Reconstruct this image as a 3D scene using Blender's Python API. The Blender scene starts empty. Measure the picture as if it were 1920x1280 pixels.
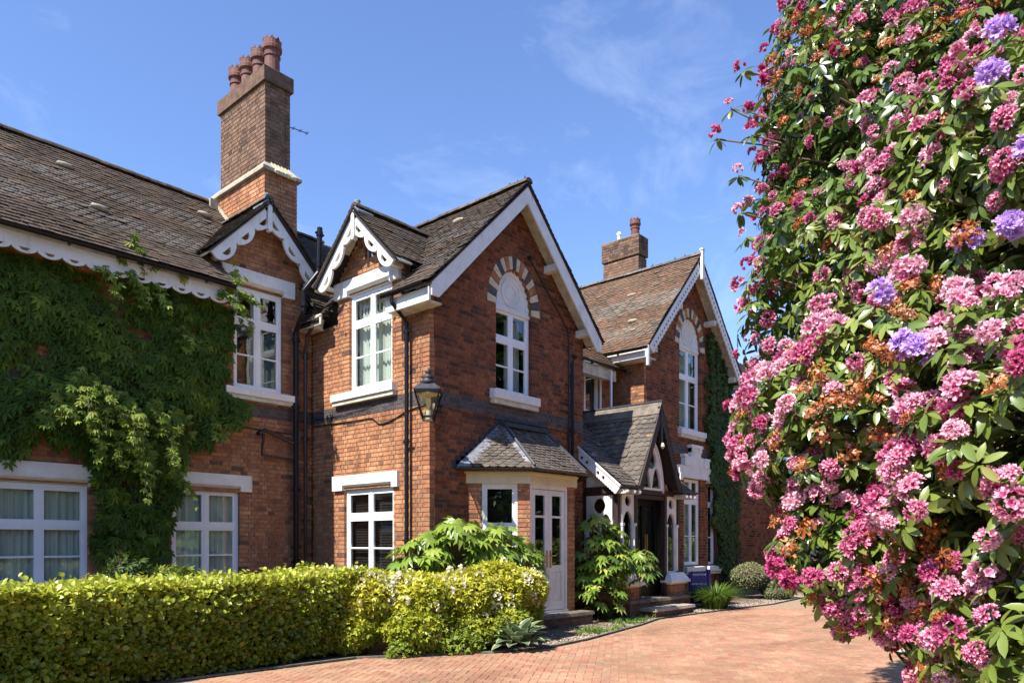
import bpy, math, random
import numpy as np
from mathutils import Matrix, Vector
random.seed(7); rng = np.random.default_rng(7)
C = bpy.context.scene.collection
R = math.radians
# ------------------------------------------------------------------ camera
CAMH = 1.55
YAW = R(41.4)                     # viewing direction measured from +X towards +Y
cam_d = bpy.data.cameras.new('camera'); cam = bpy.data.objects.new('camera', cam_d); C.objects.link(cam)
cam_d.sensor_width = 36.0; cam_d.lens = 36.0*1375/1920; cam_d.shift_y = 378/1920
cam_d.clip_start = 0.05; cam_d.clip_end = 600
cam.location = (0, 0, CAMH); cam.rotation_euler = (R(90), 0, YAW - R(90))
bpy.context.scene.camera = cam
# ------------------------------------------------------------------ sky and sun
SUN_EL = 50.0
SUN_DIR = Vector((-math.cos(R(SUN_EL)), 0.012, math.sin(R(SUN_EL)))).normalized()   # towards the sun: along -X
world = bpy.data.worlds.new('World'); bpy.context.scene.world = world; world.use_nodes = True
wn = world.node_tree; wn.nodes.clear()
out = wn.nodes.new('ShaderNodeOutputWorld'); bg = wn.nodes.new('ShaderNodeBackground'); bg.inputs['Strength'].default_value = 0.118
sky = wn.nodes.new('ShaderNodeTexSky'); sky.sky_type = 'NISHITA'; sky.sun_disc = False
sky.sun_elevation = R(SUN_EL); sky.sun_rotation = math.atan2(SUN_DIR.x, SUN_DIR.y); sky.altitude = 100; sky.air_density = 1.0; sky.dust_density = 0.15; sky.ozone_density = 2.0
tc = wn.nodes.new('ShaderNodeTexCoord'); mp = wn.nodes.new('ShaderNodeMapping'); mp.inputs['Scale'].default_value = (1.6, 3.2, 5.0); mp.inputs['Rotation'].default_value = (0.3, 0.2, 0.5); mp.inputs['Location'].default_value = (5.7, 0.6, 2.2)
n1 = wn.nodes.new('ShaderNodeTexNoise'); n1.inputs['Scale'].default_value = 1.9; n1.inputs['Detail'].default_value = 9; n1.inputs['Roughness'].default_value = .62; n1.inputs['Distortion'].default_value = .5
cr = wn.nodes.new('ShaderNodeValToRGB'); cr.color_ramp.elements[0].position = .54; cr.color_ramp.elements[1].position = .86
cr.color_ramp.elements[0].color = (0, 0, 0, 1); cr.color_ramp.elements[1].color = (.26, .26, .26, 1)
mx = wn.nodes.new('ShaderNodeMix'); mx.data_type = 'RGBA'; mx.inputs['B'].default_value = (6.2, 6.9, 7.6, 1)
L = wn.links.new
L(tc.outputs['Generated'], mp.inputs['Vector']); L(mp.outputs[0], n1.inputs['Vector']); L(n1.outputs['Fac'], cr.inputs[0])
L(cr.outputs[0], mx.inputs['Factor']); wb = wn.nodes.new('ShaderNodeMix'); wb.data_type = 'RGBA'; wb.blend_type = 'MULTIPLY'; wb.inputs['Factor'].default_value = 1; wb.inputs['B'].default_value = (.88, .965, 1.19, 1); L(sky.outputs[0], wb.inputs['A']); L(wb.outputs['Result'], mx.inputs['A']); L(mx.outputs['Result'], bg.inputs['Color']); L(bg.outputs[0], out.inputs['Surface'])
sd = bpy.data.lights.new('sun', 'SUN'); sd.energy = 4.9; sd.angle = R(.53); sd.color = (1, .945, .86)
sun = bpy.data.objects.new('sun', sd); C.objects.link(sun); sun.rotation_euler = SUN_DIR.to_track_quat('Z', 'Y').to_euler(); sun.location = (-20, 0, 30)
vs = bpy.context.scene.view_settings; vs.view_transform = 'Standard'; vs.look = 'None'; vs.gamma = 1; vs.use_curve_mapping = False; vs.exposure = .98
try:
    bpy.context.scene.cycles.max_bounces = 8; bpy.context.scene.cycles.transparent_max_bounces = 12
except Exception: pass
# ------------------------------------------------------------------ materials
MATS = {}
def ramp(nt, stops, interp='LINEAR'):
    r = nt.nodes.new('ShaderNodeValToRGB'); e = r.color_ramp; e.interpolation = interp
    e.elements[0].position = stops[0][0]; e.elements[0].color = (*stops[0][1], 1)
    e.elements[1].position = stops[-1][0]; e.elements[1].color = (*stops[-1][1], 1)
    for p, c in stops[1:-1]:
        x = e.elements.new(p); x.color = (*c, 1)
    return r
def tint_out(nt):
    a = nt.nodes.new('ShaderNodeAttribute'); a.attribute_name = 'tint'; a.attribute_type = 'GEOMETRY'
    b = nt.nodes.new('ShaderNodeAttribute'); b.attribute_name = 'tint'; b.attribute_type = 'OBJECT'
    m = nt.nodes.new('ShaderNodeMath'); m.operation = 'ADD'; nt.links.new(a.outputs['Fac'], m.inputs[0]); nt.links.new(b.outputs['Fac'], m.inputs[1])
    return m.outputs[0]
def wear(nt, scale, lo, hi, detail=6, pos=(.35, .7), stretch=(1, 1, 1)):
    g = nt.nodes.new('ShaderNodeNewGeometry'); mpn = nt.nodes.new('ShaderNodeMapping'); mpn.inputs['Scale'].default_value = stretch
    n = nt.nodes.new('ShaderNodeTexNoise'); n.inputs['Scale'].default_value = scale; n.inputs['Detail'].default_value = detail; n.inputs['Roughness'].default_value = .65
    nt.links.new(g.outputs['Position'], mpn.inputs[0]); nt.links.new(mpn.outputs[0], n.inputs['Vector'])
    r = ramp(nt, [(pos[0], lo), (pos[1], hi)]); nt.links.new(n.outputs['Fac'], r.inputs[0]); return r.outputs[0], n.outputs['Fac']
def mul(nt, a, b):
    m = nt.nodes.new('ShaderNodeMix'); m.data_type = 'RGBA'; m.blend_type = 'MULTIPLY'; m.inputs['Factor'].default_value = 1
    nt.links.new(a, m.inputs['A']); nt.links.new(b, m.inputs['B']); return m.outputs['Result']
def material(name, stops=None, color=None, rough=.7, wears=(), bump=0, bscale=60, transl=0, spec=.5, metal=0, coat=0, interp='LINEAR'):
    m = bpy.data.materials.new(name); m.use_nodes = True; nt = m.node_tree; p = nt.nodes['Principled BSDF']
    if stops:
        r = ramp(nt, stops, interp); nt.links.new(tint_out(nt), r.inputs[0]); c = r.outputs[0]
    else:
        rgb = nt.nodes.new('ShaderNodeRGB'); rgb.outputs[0].default_value = (*color, 1); c = rgb.outputs[0]
    for w in wears: c = mul(nt, c, wear(nt, *w)[0])
    nt.links.new(c, p.inputs['Base Color']); p.inputs['Roughness'].default_value = rough; p.inputs['Metallic'].default_value = metal
    p.inputs['Specular IOR Level'].default_value = spec
    if bump:
        _, f = wear(nt, bscale, (0, 0, 0), (1, 1, 1)); b = nt.nodes.new('ShaderNodeBump'); b.inputs['Strength'].default_value = bump; b.inputs['Distance'].default_value = .01
        nt.links.new(f, b.inputs['Height']); nt.links.new(b.outputs[0], p.inputs['Normal'])
    if transl:
        t = nt.nodes.new('ShaderNodeBsdfTranslucent'); nt.links.new(c, t.inputs['Color']); ms = nt.nodes.new('ShaderNodeMixShader'); ms.inputs[0].default_value = transl
        o = nt.nodes['Material Output']; nt.links.new(p.outputs[0], ms.inputs[1]); nt.links.new(t.outputs[0], ms.inputs[2]); nt.links.new(ms.outputs[0], o.inputs['Surface'])
    MATS[name] = m; return m
W1_ = (1, 1, 1)
material('brick', [(0, (.53, .27, .138)), (.3, (.47, .228, .12)), (.5, (.43, .20, .11)), (.66, (.54, .315, .17)), (.8, (.36, .18, .108)), (.92, (.26, .135, .085)), (1, (.16, .10, .075))], rough=.85,
         wears=[(9, (.66, .62, .6), (1.2, 1.17, 1.12)), (4, (.66, .64, .62), (1.05, 1.05, 1.04), 6, (.3, .5), (1, 1, .25)), (1.1, (.70, .64, .60), (1.1, 1.08, 1.05)), (70, (.7, .7, .7), (1.25, 1.2, 1.2))], bump=.5, bscale=45, spec=.25)
material('shaded_brick', [(0, (.36, .135, .06)), (.4, (.29, .105, .052)), (.66, (.35, .155, .072)), (.8, (.25, .095, .05)), (.92, (.17, .075, .046)), (1, (.11, .062, .045))], rough=.88, wears=[(9, (.66, .62, .6), (1.2, 1.17, 1.12)), (1.3, (.62, .58, .55), (1.15, 1.12, 1.08)), (70, (.7, .7, .7), (1.25, 1.2, 1.2))], bump=.5, bscale=45, spec=.2)  # darker copy of the brick colour for front walls in shade
material('sooty_brick', [(0, (.27, .165, .115)), (.5, (.22, .13, .09)), (.8, (.16, .10, .072)), (1, (.09, .062, .048))], rough=.9, wears=[(7, (.6, .58, .55), (1.2, 1.2, 1.15)), (60, (.7, .7, .7), (1.2, 1.2, 1.2))], bump=.5, bscale=45, spec=.2)
material('blue_brick', [(0, (.055, .048, .05)), (.6, (.085, .073, .075)), (1, (.035, .03, .033))], rough=.6, wears=[(12, (.7, .7, .7), (1.3, 1.3, 1.3))], bump=.3)
material('cream_brick', [(0, (.66, .58, .40)), (1, (.55, .48, .33))], rough=.8, wears=[(14, (.7, .68, .62), (1.1, 1.1, 1.1))], bump=.3)
material('mortar', color=(.25, .165, .11), rough=.95, wears=[(20, (.6, .6, .6), (1.2, 1.2, 1.2))])
material('white_paint', color=(.78, .77, .75), rough=.5, wears=[(9, (.80, .78, .73), (1.02, 1.02, 1.02), 8, (.30, .42), (1, 1, .18)), (3.5, (.84, .83, .80), (1.02, 1.02, 1.02)), (40, (.93, .92, .90), (1.02, 1.02, 1.02))], bump=.06, bscale=25)
material('old_white_paint', color=(.72, .70, .62), rough=.6, wears=[(6, (.62, .60, .50), (1.05, 1.05, 1.05)), (50, (.85, .84, .8), (1.03, 1.03, 1.03))], bump=.15, bscale=30)
material('cream_paint', color=(.70, .63, .42), rough=.5, wears=[(3, (.85, .83, .78), (1.03, 1.03, 1.03))])
material('upvc', color=(.82, .83, .84), rough=.28, wears=[(5, (.93, .93, .92), (1.02, 1.02, 1.02))])
material('black_paint', color=(.010, .009, .010), rough=.3, wears=[(14, (.7, .7, .7), (1.5, 1.4, 1.4))], spec=.25)
material('brown_pipe', color=(.022, .012, .012), rough=.3, wears=[(14, (.7, .7, .7), (1.5, 1.4, 1.4))])
material('dark_timber', color=(.035, .02, .016), rough=.55, wears=[(20, (.6, .6, .6), (1.3, 1.3, 1.3), 6, (.35, .7), (1, 1, .1))])
material('lead', color=(.24, .25, .27), rough=.5, wears=[(6, (.55, .56, .58), (1.35, 1.35, 1.35)), (40, (.7, .7, .7), (1.2, 1.2, 1.2))], metal=.25, bump=.25, bscale=18)
material('dark_lead', color=(.035, .037, .042), rough=.55, wears=[(12, (.6, .6, .6), (1.4, 1.4, 1.4))], bump=.2, bscale=20)
material('stone', color=(.46, .42, .34), rough=.85, wears=[(5, (.6, .57, .5), (1.15, 1.15, 1.12)), (45, (.75, .75, .72), (1.1, 1.1, 1.1))], bump=.35, bscale=35)
material('grey_stone', color=(.20, .165, .13), rough=.85, wears=[(5, (.55, .55, .5), (1.2, 1.2, 1.15)), (45, (.7, .7, .7), (1.2, 1.2, 1.2))], bump=.4, bscale=35)
material('terracotta', color=(.17, .068, .05), rough=.75, wears=[(9, (.55, .5, .5), (1.15, 1.1, 1.1))], bump=.2)
RT = [(8, (.55, .53, .5), (1.25, 1.2, 1.15)), (1.3, (.72, .69, .64), (1.12, 1.1, 1.05)), (55, (.65, .65, .62), (1.25, 1.22, 1.2))]
material('roof_tile', [(0, (.12, .094, .075)), (.2, (.155, .118, .09)), (.35, (.095, .083, .074)), (.5, (.17, .118, .085)), (.51, (.125, .118, .114)), (.7, (.175, .165, .158)), (.85, (.14, .115, .095)), (1, (.085, .08, .078))], rough=.85, wears=RT, bump=.5, bscale=50, spec=.25)
material('orange_roof_tile', [(0, (.185, .13, .095)), (.2, (.225, .145, .10)), (.35, (.15, .12, .095)), (.5, (.28, .145, .09)), (.51, (.19, .165, .145)), (.7, (.24, .215, .19)), (.85, (.22, .15, .11)), (1, (.14, .125, .11))], rough=.85, wears=RT, bump=.5, bscale=50, spec=.25)
material('slate_tile', [(0, (.15, .135, .12)), (.5, (.20, .18, .155)), (.8, (.13, .115, .105)), (.93, (.17, .14, .12)), (1, (.34, .22, .12))], rough=.75, wears=RT, bump=.35, bscale=50)
material('roof_underlay', color=(.03, .024, .02), rough=.95)
material('moss', [(0, (.045, .05, .02)), (1, (.10, .085, .05))], rough=1)
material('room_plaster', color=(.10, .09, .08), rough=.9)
material('brass', color=(.45, .28, .10), rough=.3, metal=.9)
material('net', color=(.80, .80, .73), rough=.9, transl=.15, wears=[(22, (.72, .72, .70), (1.05, 1.05, 1.05), 2, (.35, .65), (1, 1, .02))])
material('blind', color=(.028, .018, .016), spec=.1, rough=.8)
material('sign_blue', color=(.006, .014, .17), rough=.25)
material('sign_white', color=(.75, .75, .75), rough=.5)
material('paver', [(0, (.46, .26, .165)), (.35, (.42, .22, .145)), (.6, (.48, .29, .185)), (.8, (.44, .195, .135)), (1, (.35, .235, .165))], rough=.85, wears=[(.35, (.74, .76, .72), (1.1, 1.08, 1.06)), (.8, (.80, .79, .76), (1.03, 1.03, 1.03), 5, (.38, .47), (.35, 1.6, 1)), (1.6, (.84, .82, .78), (1.1, 1.1, 1.08)), (30, (.8, .8, .8), (1.15, 1.15, 1.12))], bump=.25, bscale=40, spec=.25)
material('paving_sand', color=(.36, .25, .165), rough=.95, wears=[(15, (.6, .58, .52), (1.2, 1.2, 1.15))])
material('soil', color=(.13, .085, .055), rough=1, wears=[(5, (.4, .4, .38), (1.3, 1.3, 1.25)), (60, (.5, .5, .5), (1.5, 1.5, 1.4))], bump=.9, bscale=30)
material('chippings', [(0, (.20, .15, .11)), (.5, (.34, .27, .21)), (1, (.45, .36, .30))], rough=.95)
material('lawn', color=(.05, .085, .02), rough=1, wears=[(8, (.6, .6, .6), (1.3, 1.3, 1.2))])
material('bark', color=(.075, .052, .036), rough=.95, wears=[(14, (.5, .5, .5), (1.4, 1.4, 1.4))], bump=.9, bscale=30)
material('twig', color=(.16, .11, .07), rough=.9, wears=[(14, (.6, .6, .6), (1.3, 1.3, 1.3))])
LW_ = [(2.2, (.8, .82, .8), (1.12, 1.1, 1.1))]
material('creeper_leaf', [(0, (.055, .11, .012)), (.5, (.11, .185, .018)), (.8, (.23, .295, .033)), (1, (.37, .41, .08))], rough=.55, transl=.3, wears=LW_, spec=.22)
material('ivy_leaf', [(0, (.035, .065, .012)), (.7, (.065, .11, .02)), (1, (.12, .16, .03))], rough=.5, transl=.2, wears=LW_, spec=.25)
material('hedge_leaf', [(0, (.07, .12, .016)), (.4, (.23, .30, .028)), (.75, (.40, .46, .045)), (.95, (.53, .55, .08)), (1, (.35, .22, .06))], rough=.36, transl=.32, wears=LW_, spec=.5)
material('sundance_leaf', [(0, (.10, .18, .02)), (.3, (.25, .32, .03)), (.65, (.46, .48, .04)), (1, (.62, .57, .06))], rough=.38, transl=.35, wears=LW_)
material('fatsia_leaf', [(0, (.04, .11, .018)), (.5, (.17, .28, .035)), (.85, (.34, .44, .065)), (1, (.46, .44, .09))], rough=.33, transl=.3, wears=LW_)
material('hosta_leaf', [(0, (.12, .19, .10)), (.5, (.17, .25, .12)), (.9, (.13, .19, .09)), (.97, (.62, .62, .38)), (1, (.62, .62, .38))], rough=.45, transl=.2, wears=LW_, interp='CONSTANT')
material('grass_blade', [(0, (.06, .15, .02)), (.6, (.13, .25, .03)), (1, (.28, .33, .07))], rough=.4, transl=.35, wears=LW_)
material('box_leaf', [(0, (.12, .15, .06)), (.6, (.22, .25, .10)), (1, (.36, .36, .17))], rough=.5, transl=.25, wears=LW_)
material('tree_leaf', [(0, (.025, .06, .012)), (.6, (.05, .10, .018)), (1, (.10, .15, .03))], rough=.5, transl=.25)
material('rhodo_leaf', [(0, (.03, .07, .012)), (.4, (.10, .165, .024)), (.75, (.21, .265, .05)), (.95, (.27, .30, .07)), (1, (.34, .32, .08))], rough=.3, transl=.2, wears=LW_, spec=.55)
material('petal_pink', [(0, (.34, .018, .10)), (.35, (.53, .06, .20)), (.7, (.70, .19, .36)), (1, (.87, .56, .64))], rough=.5, transl=.35)
material('petal_faded', [(0, (.22, .055, .015)), (.5, (.42, .12, .025)), (.85, (.58, .22, .06)), (1, (.62, .34, .24))], rough=.8, transl=.2)
material('petal_purple', [(0, (.30, .12, .52)), (.5, (.46, .23, .70)), (1, (.68, .48, .84))], rough=.5, transl=.35)
material('petal_white', [(0, (.78, .74, .52)), (1, (.86, .82, .66))], rough=.6, transl=.3)
def glass_mat(name, tintc, ior):
    m = bpy.data.materials.new(name); m.use_nodes = True; nt = m.node_tree; nt.nodes.clear()
    o = nt.nodes.new('ShaderNodeOutputMaterial'); t = nt.nodes.new('ShaderNodeBsdfTransparent'); t.inputs[0].default_value = (*tintc, 1)
    g = nt.nodes.new('ShaderNodeBsdfGlossy'); g.inputs['Roughness'].default_value = .015; g.inputs['Color'].default_value = (.95, .97, 1, 1)
    f = nt.nodes.new('ShaderNodeFresnel'); bf = nt.nodes.new('ShaderNodeNewGeometry'); io = nt.nodes.new('ShaderNodeMapRange'); io.inputs['To Min'].default_value = ior; io.inputs['To Max'].default_value = 1/ior; nt.links.new(bf.outputs['Backfacing'], io.inputs['Value']); nt.links.new(io.outputs[0], f.inputs[0]); ms = nt.nodes.new('ShaderNodeMixShader')
    gm = nt.nodes.new('ShaderNodeNewGeometry'); n = nt.nodes.new('ShaderNodeTexNoise'); n.inputs['Scale'].default_value = 1.6
    b = nt.nodes.new('ShaderNodeBump'); b.inputs['Strength'].default_value = .10; b.inputs['Distance'].default_value = .02
    nt.links.new(gm.outputs['Position'], n.inputs['Vector']); nt.links.new(n.outputs['Fac'], b.inputs['Height']); nt.links.new(b.outputs[0], g.inputs['Normal'])
    nt.links.new(f.outputs[0], ms.inputs[0]); nt.links.new(t.outputs[0], ms.inputs[1]); nt.links.new(g.outputs[0], ms.inputs[2]); nt.links.new(ms.outputs[0], o.inputs[0])
    MATS[name] = m
glass_mat('glass', (.88, .92, .9), 1.62)
glass_mat('lamp_glass', (.93, .95, .80), 1.45)
# ------------------------------------------------------------------ mesh and object helpers
def mesh_from(name, V, loops, starts, tints, mats, midx=None, smooth=False):
    me = bpy.data.meshes.new(name); V = np.asarray(V, dtype=np.float32)
    loops = np.asarray(loops, dtype=np.int32); starts = np.asarray(starts, dtype=np.int32)
    me.vertices.add(len(V)); me.vertices.foreach_set('co', V.ravel()); me.loops.add(len(loops)); me.loops.foreach_set('vertex_index', loops)
    me.polygons.add(len(starts)); me.polygons.foreach_set('loop_start', starts)
    for m in mats: me.materials.append(MATS[m])
    if midx is not None: me.polygons.foreach_set('material_index', np.asarray(midx, dtype=np.int32))
    me.update(calc_edges=True)
    if not smooth: me.shade_flat()
    a = me.attributes.new('tint', 'FLOAT', 'FACE'); a.data.foreach_set('value', np.asarray(tints, dtype=np.float32))
    return me
class MB:
    """collects pieces of one mesh"""
    def __init__(s): s.V = []; s.L = []; s.S = []; s.T = []; s.M = []; s.mats = []
    def mi(s, m):
        if m not in s.mats: s.mats.append(m)
        return s.mats.index(m)
    def add(s, vs, fs, m, tint=0.0):
        b = len(s.V); s.V.extend([tuple(v) for v in vs]); k = s.mi(m)
        for f in fs:
            s.S.append(len(s.L)); s.L.extend([b+i for i in f]); s.T.append(tint); s.M.append(k)
    def hexa(s, p, m, tint=0., skip=()):          # 8 points: bottom 0-3, top 4-7
        F = [(0, 3, 2, 1), (4, 5, 6, 7), (0, 1, 5, 4), (1, 2, 6, 5), (2, 3, 7, 6), (3, 0, 4, 7)]
        s.add(p, [f for i, f in enumerate(F) if i not in skip], m, tint)
    def box(s, a, b, m, tint=0.):
        (x0, y0, z0), (x1, y1, z1) = a, b
        s.hexa([(x0, y0, z0), (x1, y0, z0), (x1, y1, z0), (x0, y1, z0), (x0, y0, z1), (x1, y0, z1), (x1, y1, z1), (x0, y1, z1)], m, tint)
    def fbox(s, fr, u0, u1, v0, v1, n0, n1, m, tint=0.):   # box in a wall frame, n outward
        s.hexa([fr(u0, v0, n0), fr(u1, v0, n0), fr(u1, v0, n1), fr(u0, v0, n1), fr(u0, v1, n0), fr(u1, v1, n0), fr(u1, v1, n1), fr(u0, v1, n1)], m, tint)
    def beam(s, a, b, w, h, m, up=(0, 0, 1), tint=0.):
        a = Vector(a); b = Vector(b); d = (b-a).normalized(); sd_ = d.cross(Vector(up)).normalized(); u = sd_.cross(d)
        P = []
        for q in (a, b): P.append([q-sd_*w/2-u*h/2, q+sd_*w/2-u*h/2, q+sd_*w/2+u*h/2, q-sd_*w/2+u*h/2])
        s.hexa([*P[0], *P[1]], m, tint)
    def tube(s, pts, r, m, seg=8, tint=0., caps=True):
        pts = [Vector(p) for p in pts]; rs = r if isinstance(r, (list, tuple)) else [r]*len(pts); V = []; ref = Vector((.3, .2, 1)).normalized()
        for i, p in enumerate(pts):
            d = (pts[min(i+1, len(pts)-1)]-pts[max(i-1, 0)]).normalized()
            a = d.cross(ref if abs(d.dot(ref)) < .97 else Vector((1, 0, 0))).normalized(); b = d.cross(a)
            for k in range(seg):
                t = 2*math.pi*k/seg; V.append(p+(a*math.cos(t)+b*math.sin(t))*rs[i])
        F = [(i*seg+k, i*seg+(k+1) % seg, (i+1)*seg+(k+1) % seg, (i+1)*seg+k) for i in range(len(pts)-1) for k in range(seg)]
        if caps: F += [tuple(range(seg-1, -1, -1)), tuple(range((len(pts)-1)*seg, len(pts)*seg))]
        s.add(V, F, m, tint)
    def lathe(s, c, prof, m, seg=16, tint=0., rot=0., caps=True):
        V = [(c[0]+r*math.cos(2*math.pi*k/seg+rot), c[1]+r*math.sin(2*math.pi*k/seg+rot), c[2]+z) for r, z in prof for k in range(seg)]
        F = [(i*seg+k, i*seg+(k+1) % seg, (i+1)*seg+(k+1) % seg, (i+1)*seg+k) for i in range(len(prof)-1) for k in range(seg)]
        if caps: F += [tuple(range(seg-1, -1, -1)), tuple(range((len(prof)-1)*seg, len(prof)*seg))]
        s.add(V, F, m, tint)
    def prism(s, pts2, fr, n0, n1, m, tint=0.):           # polygon (u,v) extruded along n
        k = len(pts2); V = [fr(u, v, n1) for u, v in pts2]+[fr(u, v, n0) for u, v in pts2]
        s.add(V, [tuple(range(k)), tuple(range(2*k-1, k-1, -1))]+[(i, (i+1) % k, k+(i+1) % k, k+i) for i in range(k)], m, tint)
    def strip(s, fr, us, curves, n0, n1, m, tint=0.):     # board whose solid part lies between curve 0-1 and 2-3
        for a, b in ((0, 1), (2, 3)):
            for i in range(len(us)-1):
                u, w = us[i], us[i+1]; p = [curves[a][i], curves[b][i], curves[a][i+1], curves[b][i+1]]
                if abs(p[1]-p[0]) < 1e-5 and abs(p[3]-p[2]) < 1e-5: continue
                s.hexa([fr(u, p[0], n0), fr(w, p[2], n0), fr(w, p[2], n1), fr(u, p[0], n1), fr(u, p[1], n0), fr(w, p[3], n0), fr(w, p[3], n1), fr(u, p[1], n1)], m, tint)
    def mesh(s, name, smooth=False):
        return mesh_from(name, s.V, s.L, s.S, s.T, s.mats, s.M, smooth)
def frame(O, U, V, N):
    O, U, V, N = Vector(O), Vector(U), Vector(V), Vector(N)
    return lambda u, v, n: O+U*u+V*v+N*n
def wframe(kind, c):            # wall frames: 'y' faces -Y at Y=c (u = X); 'x' faces -X at X=c (u = Y)
    if kind == 'y': return frame((0, c, 0), (1, 0, 0), (0, 0, 1), (0, -1, 0))
    return frame((c, 0, 0), (0, 1, 0), (0, 0, 1), (-1, 0, 0))
WM = {}
def put(name, data, parent=None, mw=None, kind=None, tint=None):
    o = bpy.data.objects.new(name, data); C.objects.link(o); mw = mw or Matrix.Identity(4)
    if parent is not None:
        o.parent = parent; o.matrix_parent_inverse = WM[parent.name].inverted()
    o.matrix_basis = mw; WM[o.name] = mw
    if kind: o['kind'] = kind
    if tint is not None: o['tint'] = float(tint)
    return o
def thing(name, label, cat, loc=(0, 0, 0), group=None):
    o = put(name, None, None, Matrix.Translation(loc)); tag(o, label, cat, group); o.empty_display_size = .2; return o
def tag(o, label, cat, group=None):
    o['label'] = label; o['category'] = cat
    if group: o['group'] = group
    return o
def part(name, mb, parent, smooth=False, kind=None, label=None):
    o = put(name, mb.mesh(name, smooth), parent, kind=kind)
    if label: o['label'] = label
    return o
VD = np.array([math.cos(YAW), math.sin(YAW)]); VR = np.array([math.sin(YAW), -math.cos(YAW)])
def shown(p, margin=.03):       # is a world point inside the photograph's field of view
    w = p[0]*VD[0]+p[1]*VD[1]
    if w < .3: return False
    x = .5+(p[0]*VR[0]+p[1]*VR[1])/w*1375/1920; y = (1018-1375*(p[2]-CAMH)/w)/1280
    return -margin < x < 1+margin and -margin < y < 1+margin
def size_seen(p, n, area):
    d = Vector(p)-Vector((0, 0, CAMH)); return area*max(0, -d.normalized().dot(Vector(n)))/d.length_squared
# leaf meshes: one template copied with numpy
def unit(a): return a/np.maximum(np.linalg.norm(a, axis=-1, keepdims=True), 1e-9)
def scatter(name, tv, tf, pos, xd, yd, nd, sc, tint, mat, ftint=None, smooth=True):
    tv = np.asarray(tv, float); N = len(pos); k = len(tv); sc = np.asarray(sc, float)
    if sc.ndim == 1: sc = np.stack([sc, sc, sc], 1)
    co = pos[:, None, :]+tv[None, :, 0:1]*(xd*sc[:, 0:1])[:, None, :]+tv[None, :, 1:2]*(yd*sc[:, 1:2])[:, None, :]+tv[None, :, 2:3]*(nd*sc[:, 2:3])[:, None, :]
    lf = np.concatenate([np.array(f) for f in tf]); ln = np.array([len(f) for f in tf])
    loops = (lf[None, :]+np.arange(N)[:, None]*k).ravel(); st = np.concatenate([[0], np.cumsum(ln)[:-1]]); starts = (st[None, :]+np.arange(N)[:, None]*len(lf)).ravel()
    T = np.repeat(tint, len(tf))
    if ftint is not None: T = np.where(np.tile(ftint, N) > 0, np.tile(ftint, N), T)
    return mesh_from(name, co.reshape(-1, 3), loops, starts, T, [mat], None, smooth)
def orient(n, y):               # orthonormal leaf axes from a wished normal n and tip direction y
    y = unit(y); n = unit(n-(n*y).sum(1, keepdims=True)*y); return np.cross(y, n), y, n
def leaf_tmpl(w=.4, fold=.12, droop=.15, prof=(.0, .72, 1., .72, 0.)):   # length 1 along +y
    k = len(prof); V = []; F = []
    for i, p in enumerate(prof):
        y = i/(k-1); z = -droop*y*y
        V += [(-w/2*p, y, z+fold*p*w), (0, y, z), (w/2*p, y, z+fold*p*w)]
    for i in range(k-1):
        a = 3*i; F += [(a, a+1, a+4, a+3), (a+1, a+2, a+5, a+4)]
    return V, F
KITE = ([(0, 0, 0), (0, 1, -.06), (-.27, .74, .05), (-.33, .36, .06), (.33, .36, .06), (.27, .74, .05)], [(0, 1, 2, 3), (0, 4, 5, 1)])
KITE_N = ([(0, 0, 0), (0, 1, -.12), (-.12, .74, .03), (-.17, .4, .03), (.17, .4, .03), (.12, .74, .03)], [(0, 1, 2, 3), (0, 4, 5, 1)])
def kites(n, spread, lens=None, w=.3, droop=.2):
    V = []; F = []
    for i in range(n):
        a = R(-spread/2+spread*i/(n-1)); l = lens[i] if lens else 1-.35*abs(i-(n-1)/2)/((n-1)/2); c, s = math.cos(a), math.sin(a); b = len(V)
        for x, y, z in ((0, .03, 0), (0, 1, -droop), (-w/2, .62, .03-droop*.3), (-w*.42, .3, .04), (w*.42, .3, .04), (w/2, .62, .03-droop*.3)): V.append(((x*c+y*s)*l, (-x*s+y*c)*l, z*l))
        F += [(b, b+1, b+2, b+3), (b, b+4, b+5, b+1)]
    return V, F
def palmate(n=5, spread=120, lens=None, w=.22, droop=.25, stem=.0):
    V = []; F = []
    for i in range(n):
        a = R(-spread/2+spread*i/(n-1)); l = (lens[i] if lens else 1-.35*abs(i-(n-1)/2)/((n-1)/2)); d = (math.sin(a), math.cos(a)); pr = (-d[1], d[0]); b = len(V)
        for t, ww in ((.04, .15), (.5, 1.), (1., 0.)):
            c = (d[0]*l*t, stem+d[1]*l*t, -droop*l*t*t)
            V += [(c[0]-pr[0]*w/2*ww*l, c[1]-pr[1]*w/2*ww*l, c[2]+.03*ww), (c[0], c[1], c[2]), (c[0]+pr[0]*w/2*ww*l, c[1]+pr[1]*w/2*ww*l, c[2]+.03*ww)]
        for q in range(2):
            k = b+3*q; F += [(k, k+1, k+4, k+3), (k+1, k+2, k+5, k+4)]
    return V, F
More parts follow.
